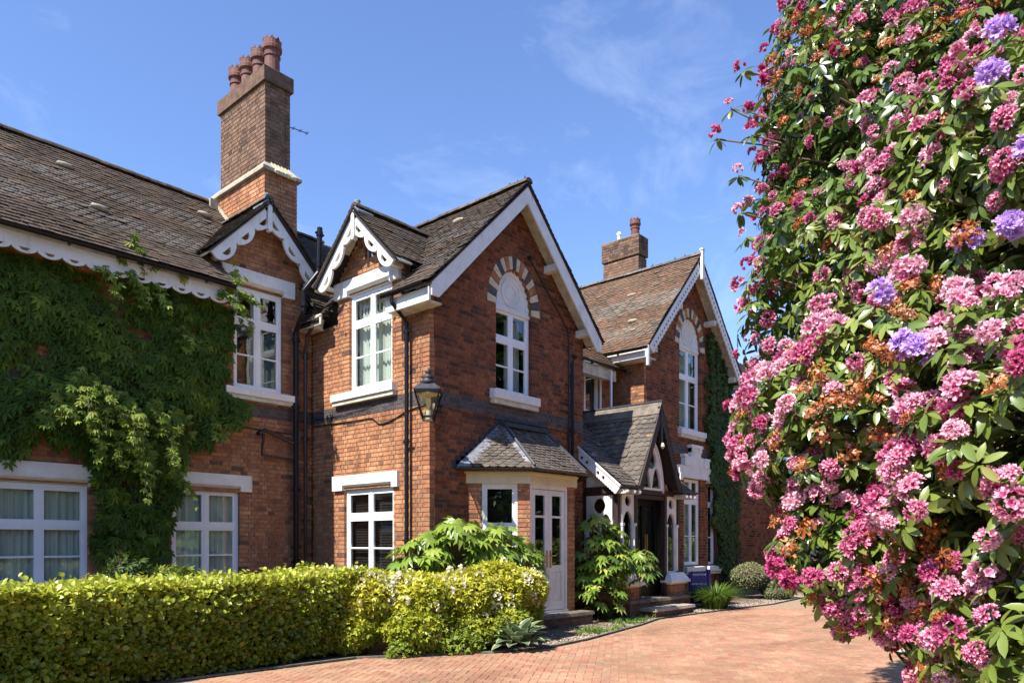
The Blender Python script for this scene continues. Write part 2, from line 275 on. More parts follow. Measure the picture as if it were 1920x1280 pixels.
# ------------------------------------------------------------------ ground
g = MB(); g.box((-60, -60, -.3), (90, 90, -.035), 'lawn'); grd = part('ground', g, None, kind='structure')
EDGE = [(-6, 8.35), (3.67, 8.22), (6.0, 8.05), (6.8, 7.55), (7.6, 7.0), (8.5, 6.74), (9.6, 6.83), (12, 7.3), (13.2, 7.62), (15.8, 7.5), (18.3, 7.3), (22, 7.6), (34, 8.0)]
def edge_y(x): return float(np.interp(x, [e[0] for e in EDGE], [e[1] for e in EDGE]))
g = MB(); k = len(EDGE); lo = [(x, -30, 0) for x, y in EDGE]; hi = [(x, y, 0) for x, y in EDGE]
for i in range(k-1): g.hexa([(EDGE[i][0], -30, -.06), (EDGE[i+1][0], -30, -.06), (*EDGE[i+1], -.06), (*EDGE[i], -.06), lo[i], lo[i+1], hi[i+1], hi[i]], 'paving_sand')
drive = part('driveway', g, None, kind='structure')
full = MB(); full.hexa([(-.098, -.048, 0), (.098, -.048, 0), (.098, .048, 0), (-.098, .048, 0), (-.0955, -.0455, .005), (.0955, -.0455, .005), (.0955, .0455, .005), (-.0955, .0455, .005)], 'paver', skip=(0,))
pav_me = full.mesh('paving_brick'); cand = []; cs, sn = math.cos(R(33)), math.sin(R(33))
for i in range(-220, 260):
    for j in range(-220, 260):
        v = (i-j) % 4
        if v == 0: cx_, cy_, rot = i+1, j+.5, 0
        elif v == 2: cx_, cy_, rot = i+.5, j, 90
        else: continue
        X = 9+(cx_*cs-cy_*sn)*.1; Y = 3+(cx_*sn+cy_*cs)*.1
        if Y > edge_y(X)-.09 or X < 0: continue
        w = X*VD[0]+Y*VD[1]
        if w < 7.2 or w > 17.5 or not shown((X, Y, 0), .04): continue
        cand.append((w, X, Y, R(33+rot)))
cand.sort(); rest = MB()
for n, (w, X, Y, a) in enumerate(cand):
    t = random.random(); z = random.uniform(0, .0025)
    if n < 300:
        o = put('paving_brick', pav_me, drive, Matrix.Translation((X, Y, z))@Matrix.Rotation(a, 4, 'Z'), tint=t)
    else:
        c, s = math.cos(a), math.sin(a)
        f = lambda u, v, q: (X+u*c-v*s, Y+u*s+v*c, z+q)
        rest.hexa([f(-.098, -.048, 0), f(.098, -.048, 0), f(.098, .048, 0), f(-.098, .048, 0), f(-.0955, -.0455, .005), f(.0955, -.0455, .005), f(.0955, .0455, .005), f(-.0955, .0455, .005)], 'paver', t, skip=(0,))
part('paving', rest, drive, kind='stuff')
# brick edging along the bed and the bed itself
g = MB()
for i in range(k-1):
    (x0, y0), (x1, y1) = EDGE[i], EDGE[i+1]; n = max(1, int(math.hypot(x1-x0, y1-y0)/.9)) if x0 > 2 else 1
    for q in range(n):
        a = (x0+(x1-x0)*q/n, y0+(y1-y0)*q/n+.045); b = (x0+(x1-x0)*(q+1)/n-.008, y0+(y1-y0)*(q+1)/n+.045)
        if x0 > 2 and x0 < 24: g.beam((*a, .005), (*b, .005), .045, .045+random.uniform(0, .008), 'grey_stone')
part('kerb', g, None, kind='structure')
g = MB()
for i in range(k-1): 
    (x0, y0), (x1, y1) = EDGE[i], EDGE[i+1]
    g.hexa([(x0, y0+.02, -.2), (x1, y1+.02, -.2), (x1, 13, -.2), (x0, 13, -.2), (x0, y0+.02, .012), (x1, y1+.02, .012), (x1, 13, .05), (x0, 13, .05)], 'soil')
bed = part('flower_bed', g, None, kind='structure')
# ------------------------------------------------------------------ THE HOUSE
house = thing('brick_house', 'red brick Victorian house with steep tiled gables, white bargeboards, bay and gothic porch', 'house', (10.5, 9.2, 0))
BR = []; CO = .08; BH = .069
def intervals(spans, cuts):
    out = list(spans)
    for a, b in cuts:
        nx = []
        for s, e in out:
            if b <= s or a >= e: nx.append((s, e)); continue
            if a > s: nx.append((s, a))
            if b < e: nx.append((b, e))
        out = nx
    return [(s, e) for s, e in out if e-s > .02]
def rect(u0, u1, v0, v1): return lambda v: (u0, u1) if v0 < v < v1 else None
def arch(u0, u1, v0, sp, rise):
    c, h = (u0+u1)/2, (u1-u0)/2
    def f(v):
        if v0 < v <= sp: return (u0, u1)
        if sp < v < sp+rise: w = h*math.sqrt(max(0, 1-((v-sp)/rise)**2)); return (c-w, c+w)
    return f
def brick_wall(name, fr, outline, z0, z1, holes=(), mat='brick', pick=1., band=(3.92, 4.17), dep=.1, back=.22, first=0., bias=0., soot_shade=0.):
    """mortar courses as the wall, bricks listed to be placed later"""
    m = MB(); n = int(round((z1-z0)/CO)); N = fr(0, 0, 1)-fr(0, 0, 0)
    for c in range(n):
        v = z0+c*CO; mid = v+CO/2; sp = outline(mid)
        if not sp: continue
        if not isinstance(sp, list): sp = [sp]
        iv = intervals(sp, [h for h in (f(mid) for f in holes) if h])
        for s, e in iv:
            m.fbox(fr, s+.012, e-.012, v, v+CO, -back, -.007, 'mortar')
            bl = band and band[0]-.01 < v < band[1]-.05; u = s-(0 if c % 2 == 0 else .175)+first; q = c % 2
            while u < e-.02:
                w = .225 if q % 2 == 0 else .113
                a, b = max(u, s), min(u+w, e); q += 1; u += w+.009
                if b-a < .025: continue
                t = random.random()*.8+random.choice((0, 0, 0, .2)); t = min(1, max(0, t+bias+random.gauss(0, .04)))
                if soot_shade and random.random() < soot_shade: t = random.uniform(.75, 1)
                p = fr((a+b)/2, mid, 0)
                BR.append((size_seen(p, N, (b-a)*BH)*pick if shown(p, 0) else 0, name, fr, a, b, v+.005, v+.005+BH, dep, random.uniform(0, .0035), 'blue_brick' if bl else mat, random.random() if bl else t))
    o = part('wall', m, house); WALLS[name] = o; return o
WALLS = {}
Fw = wframe('y', 12.73); Fr = wframe('x', 8.38); Fg = wframe('y', 9.24); Fl = wframe('y', 10.45); Fs = wframe('x', 15.7); Fq = wframe('y', 9.5)
def out_lw(v):
    if v < 6.05: return (-4, 8.37)
    w = min(.95, (7.85-v)/1.1); return (7.25-w, 7.25+w) if w > .03 else None
brick_wall('left', Fw, out_lw, 0, 7.85, [rect(2.95, 4.28, .88, 2.46), rect(5.6, 6.83, .85, 2.51), rect(6.72, 7.72, 4.42, 6.31)], pick=.25, bias=.05)
def out_ret(v):
    if v < 5.8: return (9.243, 12.725)
    w = min(.95, (7.5-v)/1.0); return (10.92-w, 10.92+w) if w > .03 else None
brick_wall('return', Fr, out_ret, 0, 7.5, [rect(10.24, 11.49, 4.40, 6.21), rect(10.2, 11.65, .86, 2.56), rect(10.72, 11.02, 6.78, 7.02)], pick=1.3)
def out_gab(v):
    w = min(2.28, 8.12-v); return (max(8.485, 10.6-w), min(12.78, 10.6+w)) if w > .05 else None
brick_wall('gable', Fg, out_gab, 0, 8.12, [arch(10.03, 11.07, 4.36, 6.0, .77), rect(9.45, 12.05, 0, 2.72)], soot_shade=.3, bias=.16, mat='shaded_brick')  # front's shade deepened in the colour: darker tints, more sooty bricks
def out_link(v): return (12.79, 15.69)
brick_wall('link', Fl, out_link, 0, 5.84, [rect(14.5, 15.1, 4.72, 6.0), rect(13.5, 14.9, .3, 2.75)], pick=.2)
brick_wall('side', Fs, lambda v: (9.503, 10.44), 0, 6.08, (), pick=.5, soot_shade=.05)
def out_rg(v):
    w = min(2.25, (9.05-v)/1.075); return (max(15.805, 17.95-w), 17.95+w) if w > .05 else None
brick_wall('right', Fq, out_rg, 0, 9.04, [arch(17.46, 18.66, 4.56, 6.82, .82), rect(17.72, 18.64, .95, 3.3), rect(19.1, 19.56, .93, 3.25)], pick=.6, soot_shade=.2, bias=.12, mat='shaded_brick')
# bay: canted side, door front, canted far side
r2 = 1/math.sqrt(2)
Fc = frame((9.29, 9.24, 0), (r2, -r2, 0), (0, 0, 1), (-r2, -r2, 0)); Fb = wframe('y', 8.45); Fc2 = frame((11.41, 8.45, 0), (r2, r2, 0), (0, 0, 1), (r2, -r2, 0))
brick_wall('bay_cant', Fc, lambda v: (0.0, 1.115), 0, 2.64, [rect(.25, .89, .88, 2.7)], band=None, back=.14)
brick_wall('bay_front', Fb, lambda v: (10.085, 11.41) if v < .26 else (11.19, 11.41), 0, 2.64, (), band=None, back=.14)
brick_wall('bay_far', Fc2, lambda v: (0.003, 1.11), 0, 2.64, [rect(.25, .89, .88, 2.7)], band=None, back=.14, pick=0)
# chimneys: a wider base, a tall stack and a projecting cap, on all four sides
def chim_box(name, x0, x1, y0, y1, z0, z1, mat, pick, bias=0., front_only=False):
    fs = [frame((x0, 0, 0), (0, 1, 0), (0, 0, 1), (-1, 0, 0)), frame((0, y0, 0), (1, 0, 0), (0, 0, 1), (0, -1, 0)), frame((x1, 0, 0), (0, 1, 0), (0, 0, 1), (1, 0, 0)), frame((0, y1, 0), (1, 0, 0), (0, 0, 1), (0, 1, 0))]
    sp = [(y0, y1), (x0+.103, x1-.103), (y0, y1), (x0+.103, x1-.103)]
    for i, (f, s) in enumerate(zip(fs, sp)):
        brick_wall(name+str(i), f, lambda v, s=s: s, z0, z1, (), mat, pick if i < 2 else 0, None, back=.16, bias=bias)
chim_box('cb', 7.38, 8.08, 12.80, 14.85, 6.6, 8.68, 'brick', .8, -.1)
chim_box('cs', 7.46, 8.0, 12.92, 14.68, 8.70, 10.46, 'sooty_brick', .8)
chim_box('rc', 18.2, 18.64, 11.2, 12.42, 8.3, 9.86, 'sooty_brick', .5, -.15)
chim_box('rcc', 18.165, 18.675, 11.165, 12.455, 9.86, 10.42, 'sooty_brick', .5, .2)
# place the bricks: the 300 that show largest as objects, the rest joined wall by wall
BR.sort(key=lambda b: -b[0]); one = {}
groups = {}
def brick_pts(fr, a, b, v0, v1, dep, off):
    e = .0025
    return [fr(a, v0, -dep), fr(b, v0, -dep), fr(b-e, v0+e, off), fr(a+e, v0+e, off), fr(a, v1, -dep), fr(b, v1, -dep), fr(b-e, v1-e, off), fr(a+e, v1-e, off)]
SKF = (2,)
for i, (sz, nm, fr, a, b, v0, v1, dep, off, mat, t) in enumerate(BR):
    if i < 300:
        key = (mat, round(b-a, 2)); O = fr((a+b)/2, (v0+v1)/2, off)
        if key not in one:
            w = round(b-a, 2); mm = MB(); mm.hexa(brick_pts(lambda u, v, n: Vector((u, -n, v)), -w/2, w/2, -BH/2, BH/2, dep, 0), mat, skip=SKF); one[key] = mm.mesh('brick')
        U = (fr(1, 0, 0)-fr(0, 0, 0)); Nn = (fr(0, 0, 1)-fr(0, 0, 0)); M_ = Matrix((( U.x, -Nn.x, 0, O.x), (U.y, -Nn.y, 0, O.y), (U.z, -Nn.z, 1, O.z), (0, 0, 0, 1)))
        put('brick', one[key], WALLS[nm], M_, tint=t)
    else:
        groups.setdefault(nm, MB()).hexa(brick_pts(fr, a, b, v0, v1, dep, off), mat, t, skip=SKF)
for nm, mb in groups.items(): part('brickwork', mb, WALLS[nm], kind='stuff')
# rear and side walls that close the rooms, ceilings, floors
g = MB()
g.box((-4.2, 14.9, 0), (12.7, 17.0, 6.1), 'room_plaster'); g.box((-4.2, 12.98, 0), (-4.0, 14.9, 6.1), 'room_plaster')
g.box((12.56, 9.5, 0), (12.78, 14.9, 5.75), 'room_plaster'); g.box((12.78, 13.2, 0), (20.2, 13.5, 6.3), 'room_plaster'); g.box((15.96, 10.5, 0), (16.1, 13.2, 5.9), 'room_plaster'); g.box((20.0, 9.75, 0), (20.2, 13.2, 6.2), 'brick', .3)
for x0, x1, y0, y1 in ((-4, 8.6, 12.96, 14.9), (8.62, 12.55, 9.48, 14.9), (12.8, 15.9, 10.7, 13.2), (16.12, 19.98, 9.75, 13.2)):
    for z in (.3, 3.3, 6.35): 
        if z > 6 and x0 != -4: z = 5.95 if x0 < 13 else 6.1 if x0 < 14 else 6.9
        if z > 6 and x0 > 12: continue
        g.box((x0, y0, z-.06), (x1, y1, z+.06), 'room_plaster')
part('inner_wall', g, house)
# ------------------------------------------------------------------ roofs
TL = []; ROOFS = {}
def poly_roof(name, P, mat='roof_tile', orn=None, pick=0., expo=.098, tw=.166, tl=.19, thick=.05, tint_shift=0., skip_rows=0, fish=True):
    """P: planar polygon, first edge = eave (left to right seen from outside)"""
    P = [Vector(p) for p in P]; U = (P[1]-P[0]).normalized(); N = None
    for q in P[2:]:
        c = U.cross(q-P[0])
        if c.length > .3: N = c.normalized(); break
    S = N.cross(U); O = P[0]; q2 = [((p-O).dot(U), (p-O).dot(S)) for p in P]
    m = MB(); fr = frame(O, U, S, N); m.prism(q2, fr, -.05, -.03, 'roof_underlay'); root = part('roof', m, house); ROOFS[name] = root
    smax = max(s for _, s in q2); row = 0; s = 0.0
    while s < smax-.02:
        sm = s+expo*.5; xs = []
        for i in range(len(q2)):
            (u0, s0), (u1, s1) = q2[i], q2[(i+1) % len(q2)]
            if (s0 <= sm) != (s1 <= sm): xs.append(u0+(u1-u0)*(sm-s0)/(s1-s0))
        xs.sort(); o = bool(orn and orn(row))
        for a, b in zip(xs[::2], xs[1::2]):
            u = math.floor(a/tw)*tw+(tw/2 if row % 2 else 0)-tw
            while u < b:
                c0, c1 = max(a, u), min(b, u+tw-.004); u += tw
                if c1-c0 < .03: continue
                p = fr((c0+c1)/2, sm, 0); sag = .012*(math.sin(p.x*1.3+p.y*1.1+2*math.sin(sm*1.5))+math.sin(p.x*2.9-p.y*2.3+sm)*.6); t = (random.uniform(.52, .9) if o else random.uniform(0, .5))
                if random.random() < .05: t = random.choice((.05, .5, .95, 1.))
                full_ = c1-c0 > tw-.01
                TL.append((size_seen(p, N, (c1-c0)*expo)*pick if shown(p, 0) and full_ else 0, name, mat, (O, U, S, N), c0, c1, s, tl if s+tl < smax+.06 else max(.06, smax-s), o and fish and full_, min(1, max(0, t+tint_shift)), sag+random.uniform(-.003, .006)+(.012 if random.random() < .02 else 0), random.gauss(0, .008)))
        s += expo; row += 1
    return root, fr, q2
def tile_pts(w, l, rnd):        # u, s, n
    th = .013; lift = .028
    if rnd:
        b2 = [(-w/2, .045), (-w*.36, .012), (0, -.004), (w*.36, .012), (w/2, .045), (w/2, l), (-w/2, l)]
    else: b2 = [(-w/2, 0), (w/2, 0), (w/2, l), (-w/2, l)]
    top = [(u, s, lift*(1-s/l)) for u, s in b2]; bot = [(u, s, z-th) for u, s, z in top]; k = len(b2)
    return top+bot, [tuple(range(k))]+[(i, k+i, k+(i+1) % k, (i+1) % k) for i in range(k-1)]
# main roofs
band1 = lambda r: 9 <= r < 15 or 21 <= r < 26
def lw_z(y): return 6.08+.96*(y-12.15)
poly_roof('left', [(-4, 12.15, 6.08), (6.42, 12.15, 6.08), (6.42, 12.95, lw_z(12.95)), (8.08, 12.95, lw_z(12.95)), (8.08, 12.15, 6.08), (8.33, 12.15, 6.08), (10.9, 14.75, 8.576), (-4, 14.75, 8.576)], orn=band1, pick=1.5)
def gl_z(x): return 8.3-abs(x-10.5)
band2 = lambda r: 6 <= r < 12 or 18 <= r < 23
poly_roof('gable_left', [(8.0, 14.9, 5.8), (8.0, 12.0, 5.8), (8.62, 12.0, 6.42), (8.62, 9.85, 6.42), (8.0, 9.85, 5.8), (8.0, 8.84, 5.8), (10.5, 8.84, 8.3), (10.5, 14.9, 8.3)], orn=band2, pick=.6, tint_shift=.04)
poly_roof('gable_right', [(13.0, 8.84, 5.8), (13.0, 14.9, 5.8), (10.5, 14.9, 8.3), (10.5, 8.84, 8.3)], orn=band2)
def d1y(z): return 12.15+(z-6.08)/.96
poly_roof('dormer_left', [(6.02, 12.75, 6.64), (6.02, 12.36, 6.64), (7.25, 12.36, 7.92), (7.25, 14.1, 7.92)], pick=1.2, tint_shift=-.05)
poly_roof('dormer_right', [(8.48, 12.36, 6.64), (8.48, 12.75, 6.64), (7.25, 14.1, 7.92), (7.25, 12.36, 7.92)])
poly_roof('dormer2_left', [(8.65, 12.12, 6.43), (8.0, 12.12, 6.43), (8.0, 10.92, 7.62), (9.85, 10.92, 7.62)])
poly_roof('dormer2_right', [(8.0, 9.72, 6.43), (8.66, 9.72, 6.43), (9.85, 10.92, 7.62), (8.0, 10.92, 7.62)], pick=1., tint_shift=.03)
def rg_z(x): return 9.2-1.075*abs(x-17.95)
poly_roof('right_left', [(15.2, 13.6, rg_z(15.2)), (15.2, 9.12, rg_z(15.2)), (17.95, 9.12, 9.2), (17.95, 13.6, 9.2)], mat='orange_roof_tile', orn=lambda r: 5 <= r < 11 or 18 <= r < 26, pick=.8)
poly_roof('right_right', [(20.7, 9.12, rg_z(20.7)), (20.7, 13.6, rg_z(20.7)), (17.95, 13.6, 9.2), (17.95, 9.12, 9.2)], mat='orange_roof_tile')
poly_roof('link', [(12.6, 10.0, 5.86), (15.6, 10.0, 5.86), (15.6, 12.3, 8.05), (12.6, 12.3, 8.05)], mat='orange_roof_tile')
# bay roof
BA, BB, BC_, BD = (8.98, 9.235, 2.87), (9.97, 8.24, 2.87), (11.53, 8.24, 2.87), (12.52, 9.235, 2.87); BT1, BT2 = (10.15, 9.235, 3.78), (11.35, 9.235, 3.78)
poly_roof('bay_left', [BA, BB, BT1], mat='slate_tile', orn=lambda r: True, pick=1.8, expo=.075, tw=.15, tl=.14)
poly_roof('bay_front', [BB, BC_, BT2, BT1], mat='slate_tile', orn=lambda r: True, pick=1.8, expo=.08, tw=.15, tl=.14)
poly_roof('bay_right', [BC_, BD, BT2], mat='slate_tile', orn=lambda r: True, expo=.08, tw=.15, tl=.14)
# porch roofs
PR = 4.6
def pgz(x): return PR-2.02*abs(x-14.18)
poly_roof('porch_left', [(13.27, 8.3, pgz(13.27)), (13.27, 8.16, pgz(13.27)), (14.18, 8.16, PR), (14.18, 10.44, PR)], mat='slate_tile', orn=lambda r: True, pick=.9, expo=.12, tw=.17, tl=.19)
poly_roof('porch_right', [(15.09, 8.16, pgz(15.09)), (15.09, 8.3, pgz(15.09)), (14.18, 10.44, PR), (14.18, 8.16, PR)], mat='slate_tile')
lz = lambda y: 2.72+.82*(y-8.16)
poly_roof('porch_lean_left', [(12.66, 8.16, lz(8.16)), (13.3, 8.16, lz(8.16)), (14.18, 10.44, lz(10.44)), (12.8, 10.44, lz(10.44)), (12.8, 9.2, lz(9.2)), (12.66, 9.2, lz(9.2))], mat='slate_tile', orn=lambda r: True, pick=.9, expo=.11, tw=.17, tl=.18)
poly_roof('porch_lean_right', [(15.06, 8.16, lz(8.16)), (15.72, 8.16, lz(8.16)), (15.69, 10.44, lz(10.44)), (14.18, 10.44, lz(10.44))], mat='slate_tile', orn=lambda r: True, pick=.5, expo=.11, tw=.17, tl=.18)
TL.sort(key=lambda t: -t[0]); one = {}; groups = {}
for i, (sz, nm, mat, (O, U, S, N), c0, c1, s, l, rnd, t, jz, jr) in enumerate(TL):
    w = c1-c0; Pc = O+U*((c0+c1)/2)+S*s+N*jz
    if i < 300:
        key = (mat, round(w, 3), round(l, 3), rnd)
        if key not in one:
            pp, ff = tile_pts(w, l, rnd); mm = MB(); mm.add([Vector((u, ss, n)) for u, ss, n in pp], ff, mat); one[key] = mm.mesh('roof_tile')
        M_ = Matrix(((U.x, S.x, N.x, Pc.x), (U.y, S.y, N.y, Pc.y), (U.z, S.z, N.z, Pc.z), (0, 0, 0, 1)))
        put('roof_tile', one[key], ROOFS[nm], M_, tint=t)
    else:
        pp, ff = tile_pts(w, l, rnd); groups.setdefault(nm, MB()).add([Pc+U*(u+jr*ss)+S*ss+N*n for u, ss, n in pp], ff, mat, t)
for nm, mb in groups.items(): part('tiling', mb, ROOFS[nm], kind='stuff')
# ridges
def ridge(a, b, mat='roof_tile', r=.085, crest=None, parent=None, step=.3):
    a, b = Vector(a), Vector(b); n = max(1, int((b-a).length/step)); m = MB(); d = (b-a).normalized(); sd_ = d.cross(Vector((0, 0, 1))).normalized()
    for i in range(n):
        p = a+(b-a)*i/n; q = a+(b-a)*((i+1)/n)-d*.01; j = random.uniform(-.006, .006); V = []
        for e in (p, q):
            for k in range(7):
                t = math.pi*k/6; V.append(e+sd_*math.cos(t)*r*1.15+Vector((0, 0, math.sin(t)*r-.02+j)))
        m.add(V, [(k, k+1, k+8, k+7) for k in range(6)]+[tuple(range(6, -1, -1)), tuple(range(7, 14))], mat, random.uniform(.1, 1))
    o = part('ridge', m, parent or house)
    if crest:
        c = MB()
        for x in crest:
            p = a+d*x; z = r-.03; h = random.uniform(.05, .11)
            c.add([p+d*-.035+Vector((0, 0, z)), p+d*.035+Vector((0, 0, z)), p+Vector((0, 0, z+h)), p+d*-.035+sd_*.02+Vector((0, 0, z)), p+d*.035+sd_*.02+Vector((0, 0, z)), p+sd_*.02+Vector((0, 0, z+h))], [(0, 1, 2), (5, 4, 3), (0, 3, 4, 1), (1, 4, 5, 2), (2, 5, 3, 0)], 'dark_lead')
        part('ridge_cresting', c, o)
ridge((-4, 14.75, 8.6), (10.0, 14.75, 8.6)); ridge((10.5, 8.82, 8.32), (10.5, 14.9, 8.32), crest=[.12, .3, .5])
ridge((7.25, 12.4, 7.95), (7.25, 14.1, 7.95)); ridge((8.05, 10.92, 7.65), (9.85, 10.92, 7.65))
ridge((17.95, 9.1, 9.22), (17.95, 13.6, 9.22), 'slate_tile', crest=[.2, .5, .8, 1.5, 1.7, 1.8, 1.9, 2.0, 2.1, 2.2])
g = MB()                         # slate-grey saddle of the porch ridge
for sx in (-1, 1):
    g.hexa([(14.18, 8.13, PR+.015), (14.18, 10.44, PR+.015), (14.18+sx*.13, 10.44, PR-.26), (14.18+sx*.13, 8.13, PR-.26), (14.18, 8.13, PR+.06), (14.18, 10.44, PR+.06), (14.18+sx*.15, 10.44, PR-.235), (14.18+sx*.15, 8.13, PR-.235)], 'grey_stone')
g.tube([(14.18, 8.12, PR+.055), (14.18, 10.44, PR+.055)], .028, 'dark_lead'); part('ridge', g, house)
ridge((15.6, 12.3, 8.08), (12.6, 12.3, 8.08), 'orange_roof_tile')
# back slopes (plain slabs), moss along verges
g = MB()
g.hexa([(-4, 14.76, 8.5), (12, 14.76, 8.5), (12, 17.3, 6.0), (-4, 17.3, 6.0), (-4, 14.76, 8.57), (12, 14.76, 8.57), (12, 17.3, 6.1), (-4, 17.3, 6.1)], 'roof_tile', .2)
g.hexa([(12.6, 12.3, 7.95), (15.9, 12.3, 7.95), (15.9, 14.5, 5.9), (12.6, 14.5, 5.9), (12.6, 12.3, 8.03), (15.9, 12.3, 8.03), (15.9, 14.5, 6.0), (12.6, 14.5, 6.0)], 'orange_roof_tile', .2)
part('roof', g, house)
for nm, n_, us_, ss_ in (('gable_left', 260, lambda: 14.9-8.84-abs(random.gauss(0, .1)) if random.random() < .6 else random.uniform(0, 6), lambda: random.uniform(.05, 3.4)), ('left', 160, lambda: random.uniform(6, 10.4), lambda: abs(random.gauss(0, .5))), ('dormer_left', 90, lambda: None, lambda: None)):
    m = MB()
    for i in range(n_):
        if nm == 'left': x = -4+us_(); s = ss_(); y = 12.15+s*.72; z = lw_z(y) if nm else 0
        elif nm == 'gable_left': y = random.choice((8.86+abs(random.gauss(0, .12)), random.uniform(8.9, 12))); x = random.uniform(8.05, 10.4); z = 8.3-abs(x-10.5)
        else: x = random.uniform(6.05, 7.2); y = 12.40+abs(random.gauss(0, .06)); z = 7.92-1.04*abs(x-7.25)
        r = random.uniform(.012, .04); c = Vector((x, y, z+.012)); V = [c+Vector((math.cos(a)*r, math.sin(a)*r*.8, 0 if k % 2 else .008)) for k, a in enumerate(np.linspace(0, 5.2, 6))]+[c+Vector((0, 0, r*.7))]
        m.add(V, [(k, (k+1) % 6, 6) for k in range(6)], 'moss', random.random())
    part('moss', m, ROOFS[nm], kind='stuff')
# raised vent tiles
for (x, y, z), d in (((4.38, 14.16, 8.01), (1, 0, 0)), ((4.58, 13.16, 7.05), (1, 0, 0)), ((6.83, 14.13, 7.98), (1, 0, 0)), ((9.86, 10.05, 7.66), (0, 1, 0)), ((17.02, 10.68, 8.2), (0, 1, 0)), ((16.04, 10.05, 7.15), (0, 1, 0))):
    m = MB(); c = Vector((x, y, z+.05)); d = Vector(d); V = []; F = []
    for i, (t, r) in enumerate(((-.13, .02), (-.10, .045), (0, .055), (.10, .045), (.13, .02))):
        for k in range(8):
            a = 2*math.pi*k/8; V.append(c+d*t+Vector((0, 0, 1))*math.sin(a)*r+Vector((0, 0, 1)).cross(d)*math.cos(a)*r*1.5)
    F = [(i*8+k, i*8+(k+1) % 8, (i+1)*8+(k+1) % 8, (i+1)*8+k) for i in range(4) for k in range(8)]+[tuple(range(8)), tuple(range(32, 40))]
    m.add(V, F, 'stone'); part('roof_vent', m, house, smooth=True)
# ------------------------------------------------------------------ bargeboards, valances, fascias, gutters
def half_moon(p, amp, depth, lobe):
    b = abs(math.sin(math.pi*p))**.55
    lo = -(depth-amp)-amp*b
    hole = .30 < p < .70; h = math.sqrt(max(0, 1-((p-.5)/.2)**2)) if hole else 0
    mid = -(depth-amp)*.98
    return lo, (mid-h*amp*.62), mid, 0.0
def scallop_board(fr, length, depth, amp, lobes, th, mat, start=0., parent=None, name='bargeboard', n0=0., holes=True):
    us = []; c = [[], [], [], []]; K = 14
    for l in range(lobes):
        for k in range(K+(l == lobes-1)):
            p = k/K; u = start+(l+p)*(length-start)/lobes; a, b, m_, t = half_moon(min(p, .9999), amp, depth, 1)
            if not holes: b = m_
            us.append(u); c[0].append(a); c[1].append(b); c[2].append(m_); c[3].append(t)
    if start > 0:
        us = [0, start*.98]+us; e = c[0][0]
        for q in range(4): c[q] = [c[q][0]]*2+c[q]
    m = MB(); m.strip(fr, us, c, n0, n0+th, mat); return m
# left wing valance under the gutter
f = frame((-4, 12.27, 6.0), (1, 0, 0), (0, 0, 1), (0, -1, 0)); m = scallop_board(f, 12.3-1.95, .27, .075, 32, .028, 'white_paint'); part('eaves_valance', m, house)
g = MB(); g.box((-4, 12.3, 5.92), (6.4, 12.73, 5.96), 'old_white_paint'); g.box((-4, 12.262, 5.985), (6.4, 12.3, 6.08), 'old_white_paint'); g.box((8.06, 12.3, 5.72), (8.36, 12.73, 5.75), 'old_white_paint')
g.beam((8.06, 12.24, 5.86), (8.30, 12.24, 5.80), .03, .22, 'old_white_paint'); g.beam((8.07, 12.25, 5.82), (8.07, 11.95, 5.82), .03, .2, 'old_white_paint'); part('soffit', g, house)
def gutter(pts, mat='black_paint', r=.055):
    m = MB(); pts = [Vector(p) for p in pts]
    for a, b in zip(pts, pts[1:]):
        d = (b-a).normalized(); sd_ = d.cross(Vector((0, 0, 1))).normalized(); V = []
        for e in (a, b):
            for rr in (r, r*.8):
                for k in range(9): t = math.pi+math.pi*k/8; V.append(e+sd_*math.cos(t)*rr+Vector((0, 0, math.sin(t)*rr+r*.3)))
        F = []
        for k in range(8): F += [(k, k+1, 18+k+1, 18+k), (9+k+1, 9+k, 27+k, 27+k+1)]
        F += [(0, 18, 27, 9), (8, 17, 35, 26)]; m.add(V, F, mat)
        n = max(1, int((b-a).length/.95))
        for i in range(n):
            p = a+d*((i+.5)*(b-a).length/n); m.beam(p+Vector((0, 0, -r*1.2)), p+Vector((0, 0, -r*.3)), .03, .06, mat, up=sd_)
    return part('gutter', m, house)
gutter([(-4, 12.1, 6.03), (6.42, 12.1, 6.03)]); gutter([(7.95, 9.98, 5.76), (7.95, 8.9, 5.76)]); gutter([(8.0, 12.16, 6.0), (8.32, 12.1, 5.95)])
gutter([(12.7, 9.95, 5.82), (15.55, 9.95, 5.82)]); gutter([(15.14, 10.6, 6.2), (15.14, 9.2, 6.2)])
gutter([(8.96, 9.2, 2.86), (9.945, 8.2, 2.86), (11.55, 8.2, 2.86), (12.5, 9.15, 2.86)], 'brown_pipe', .045)
gutter([(12.62, 8.12, 2.72), (13.35, 8.12, 2.72)], 'dark_timber', .05); gutter([(15.02, 8.12, 2.72), (15.76, 8.12, 2.72)], 'dark_timber', .05)
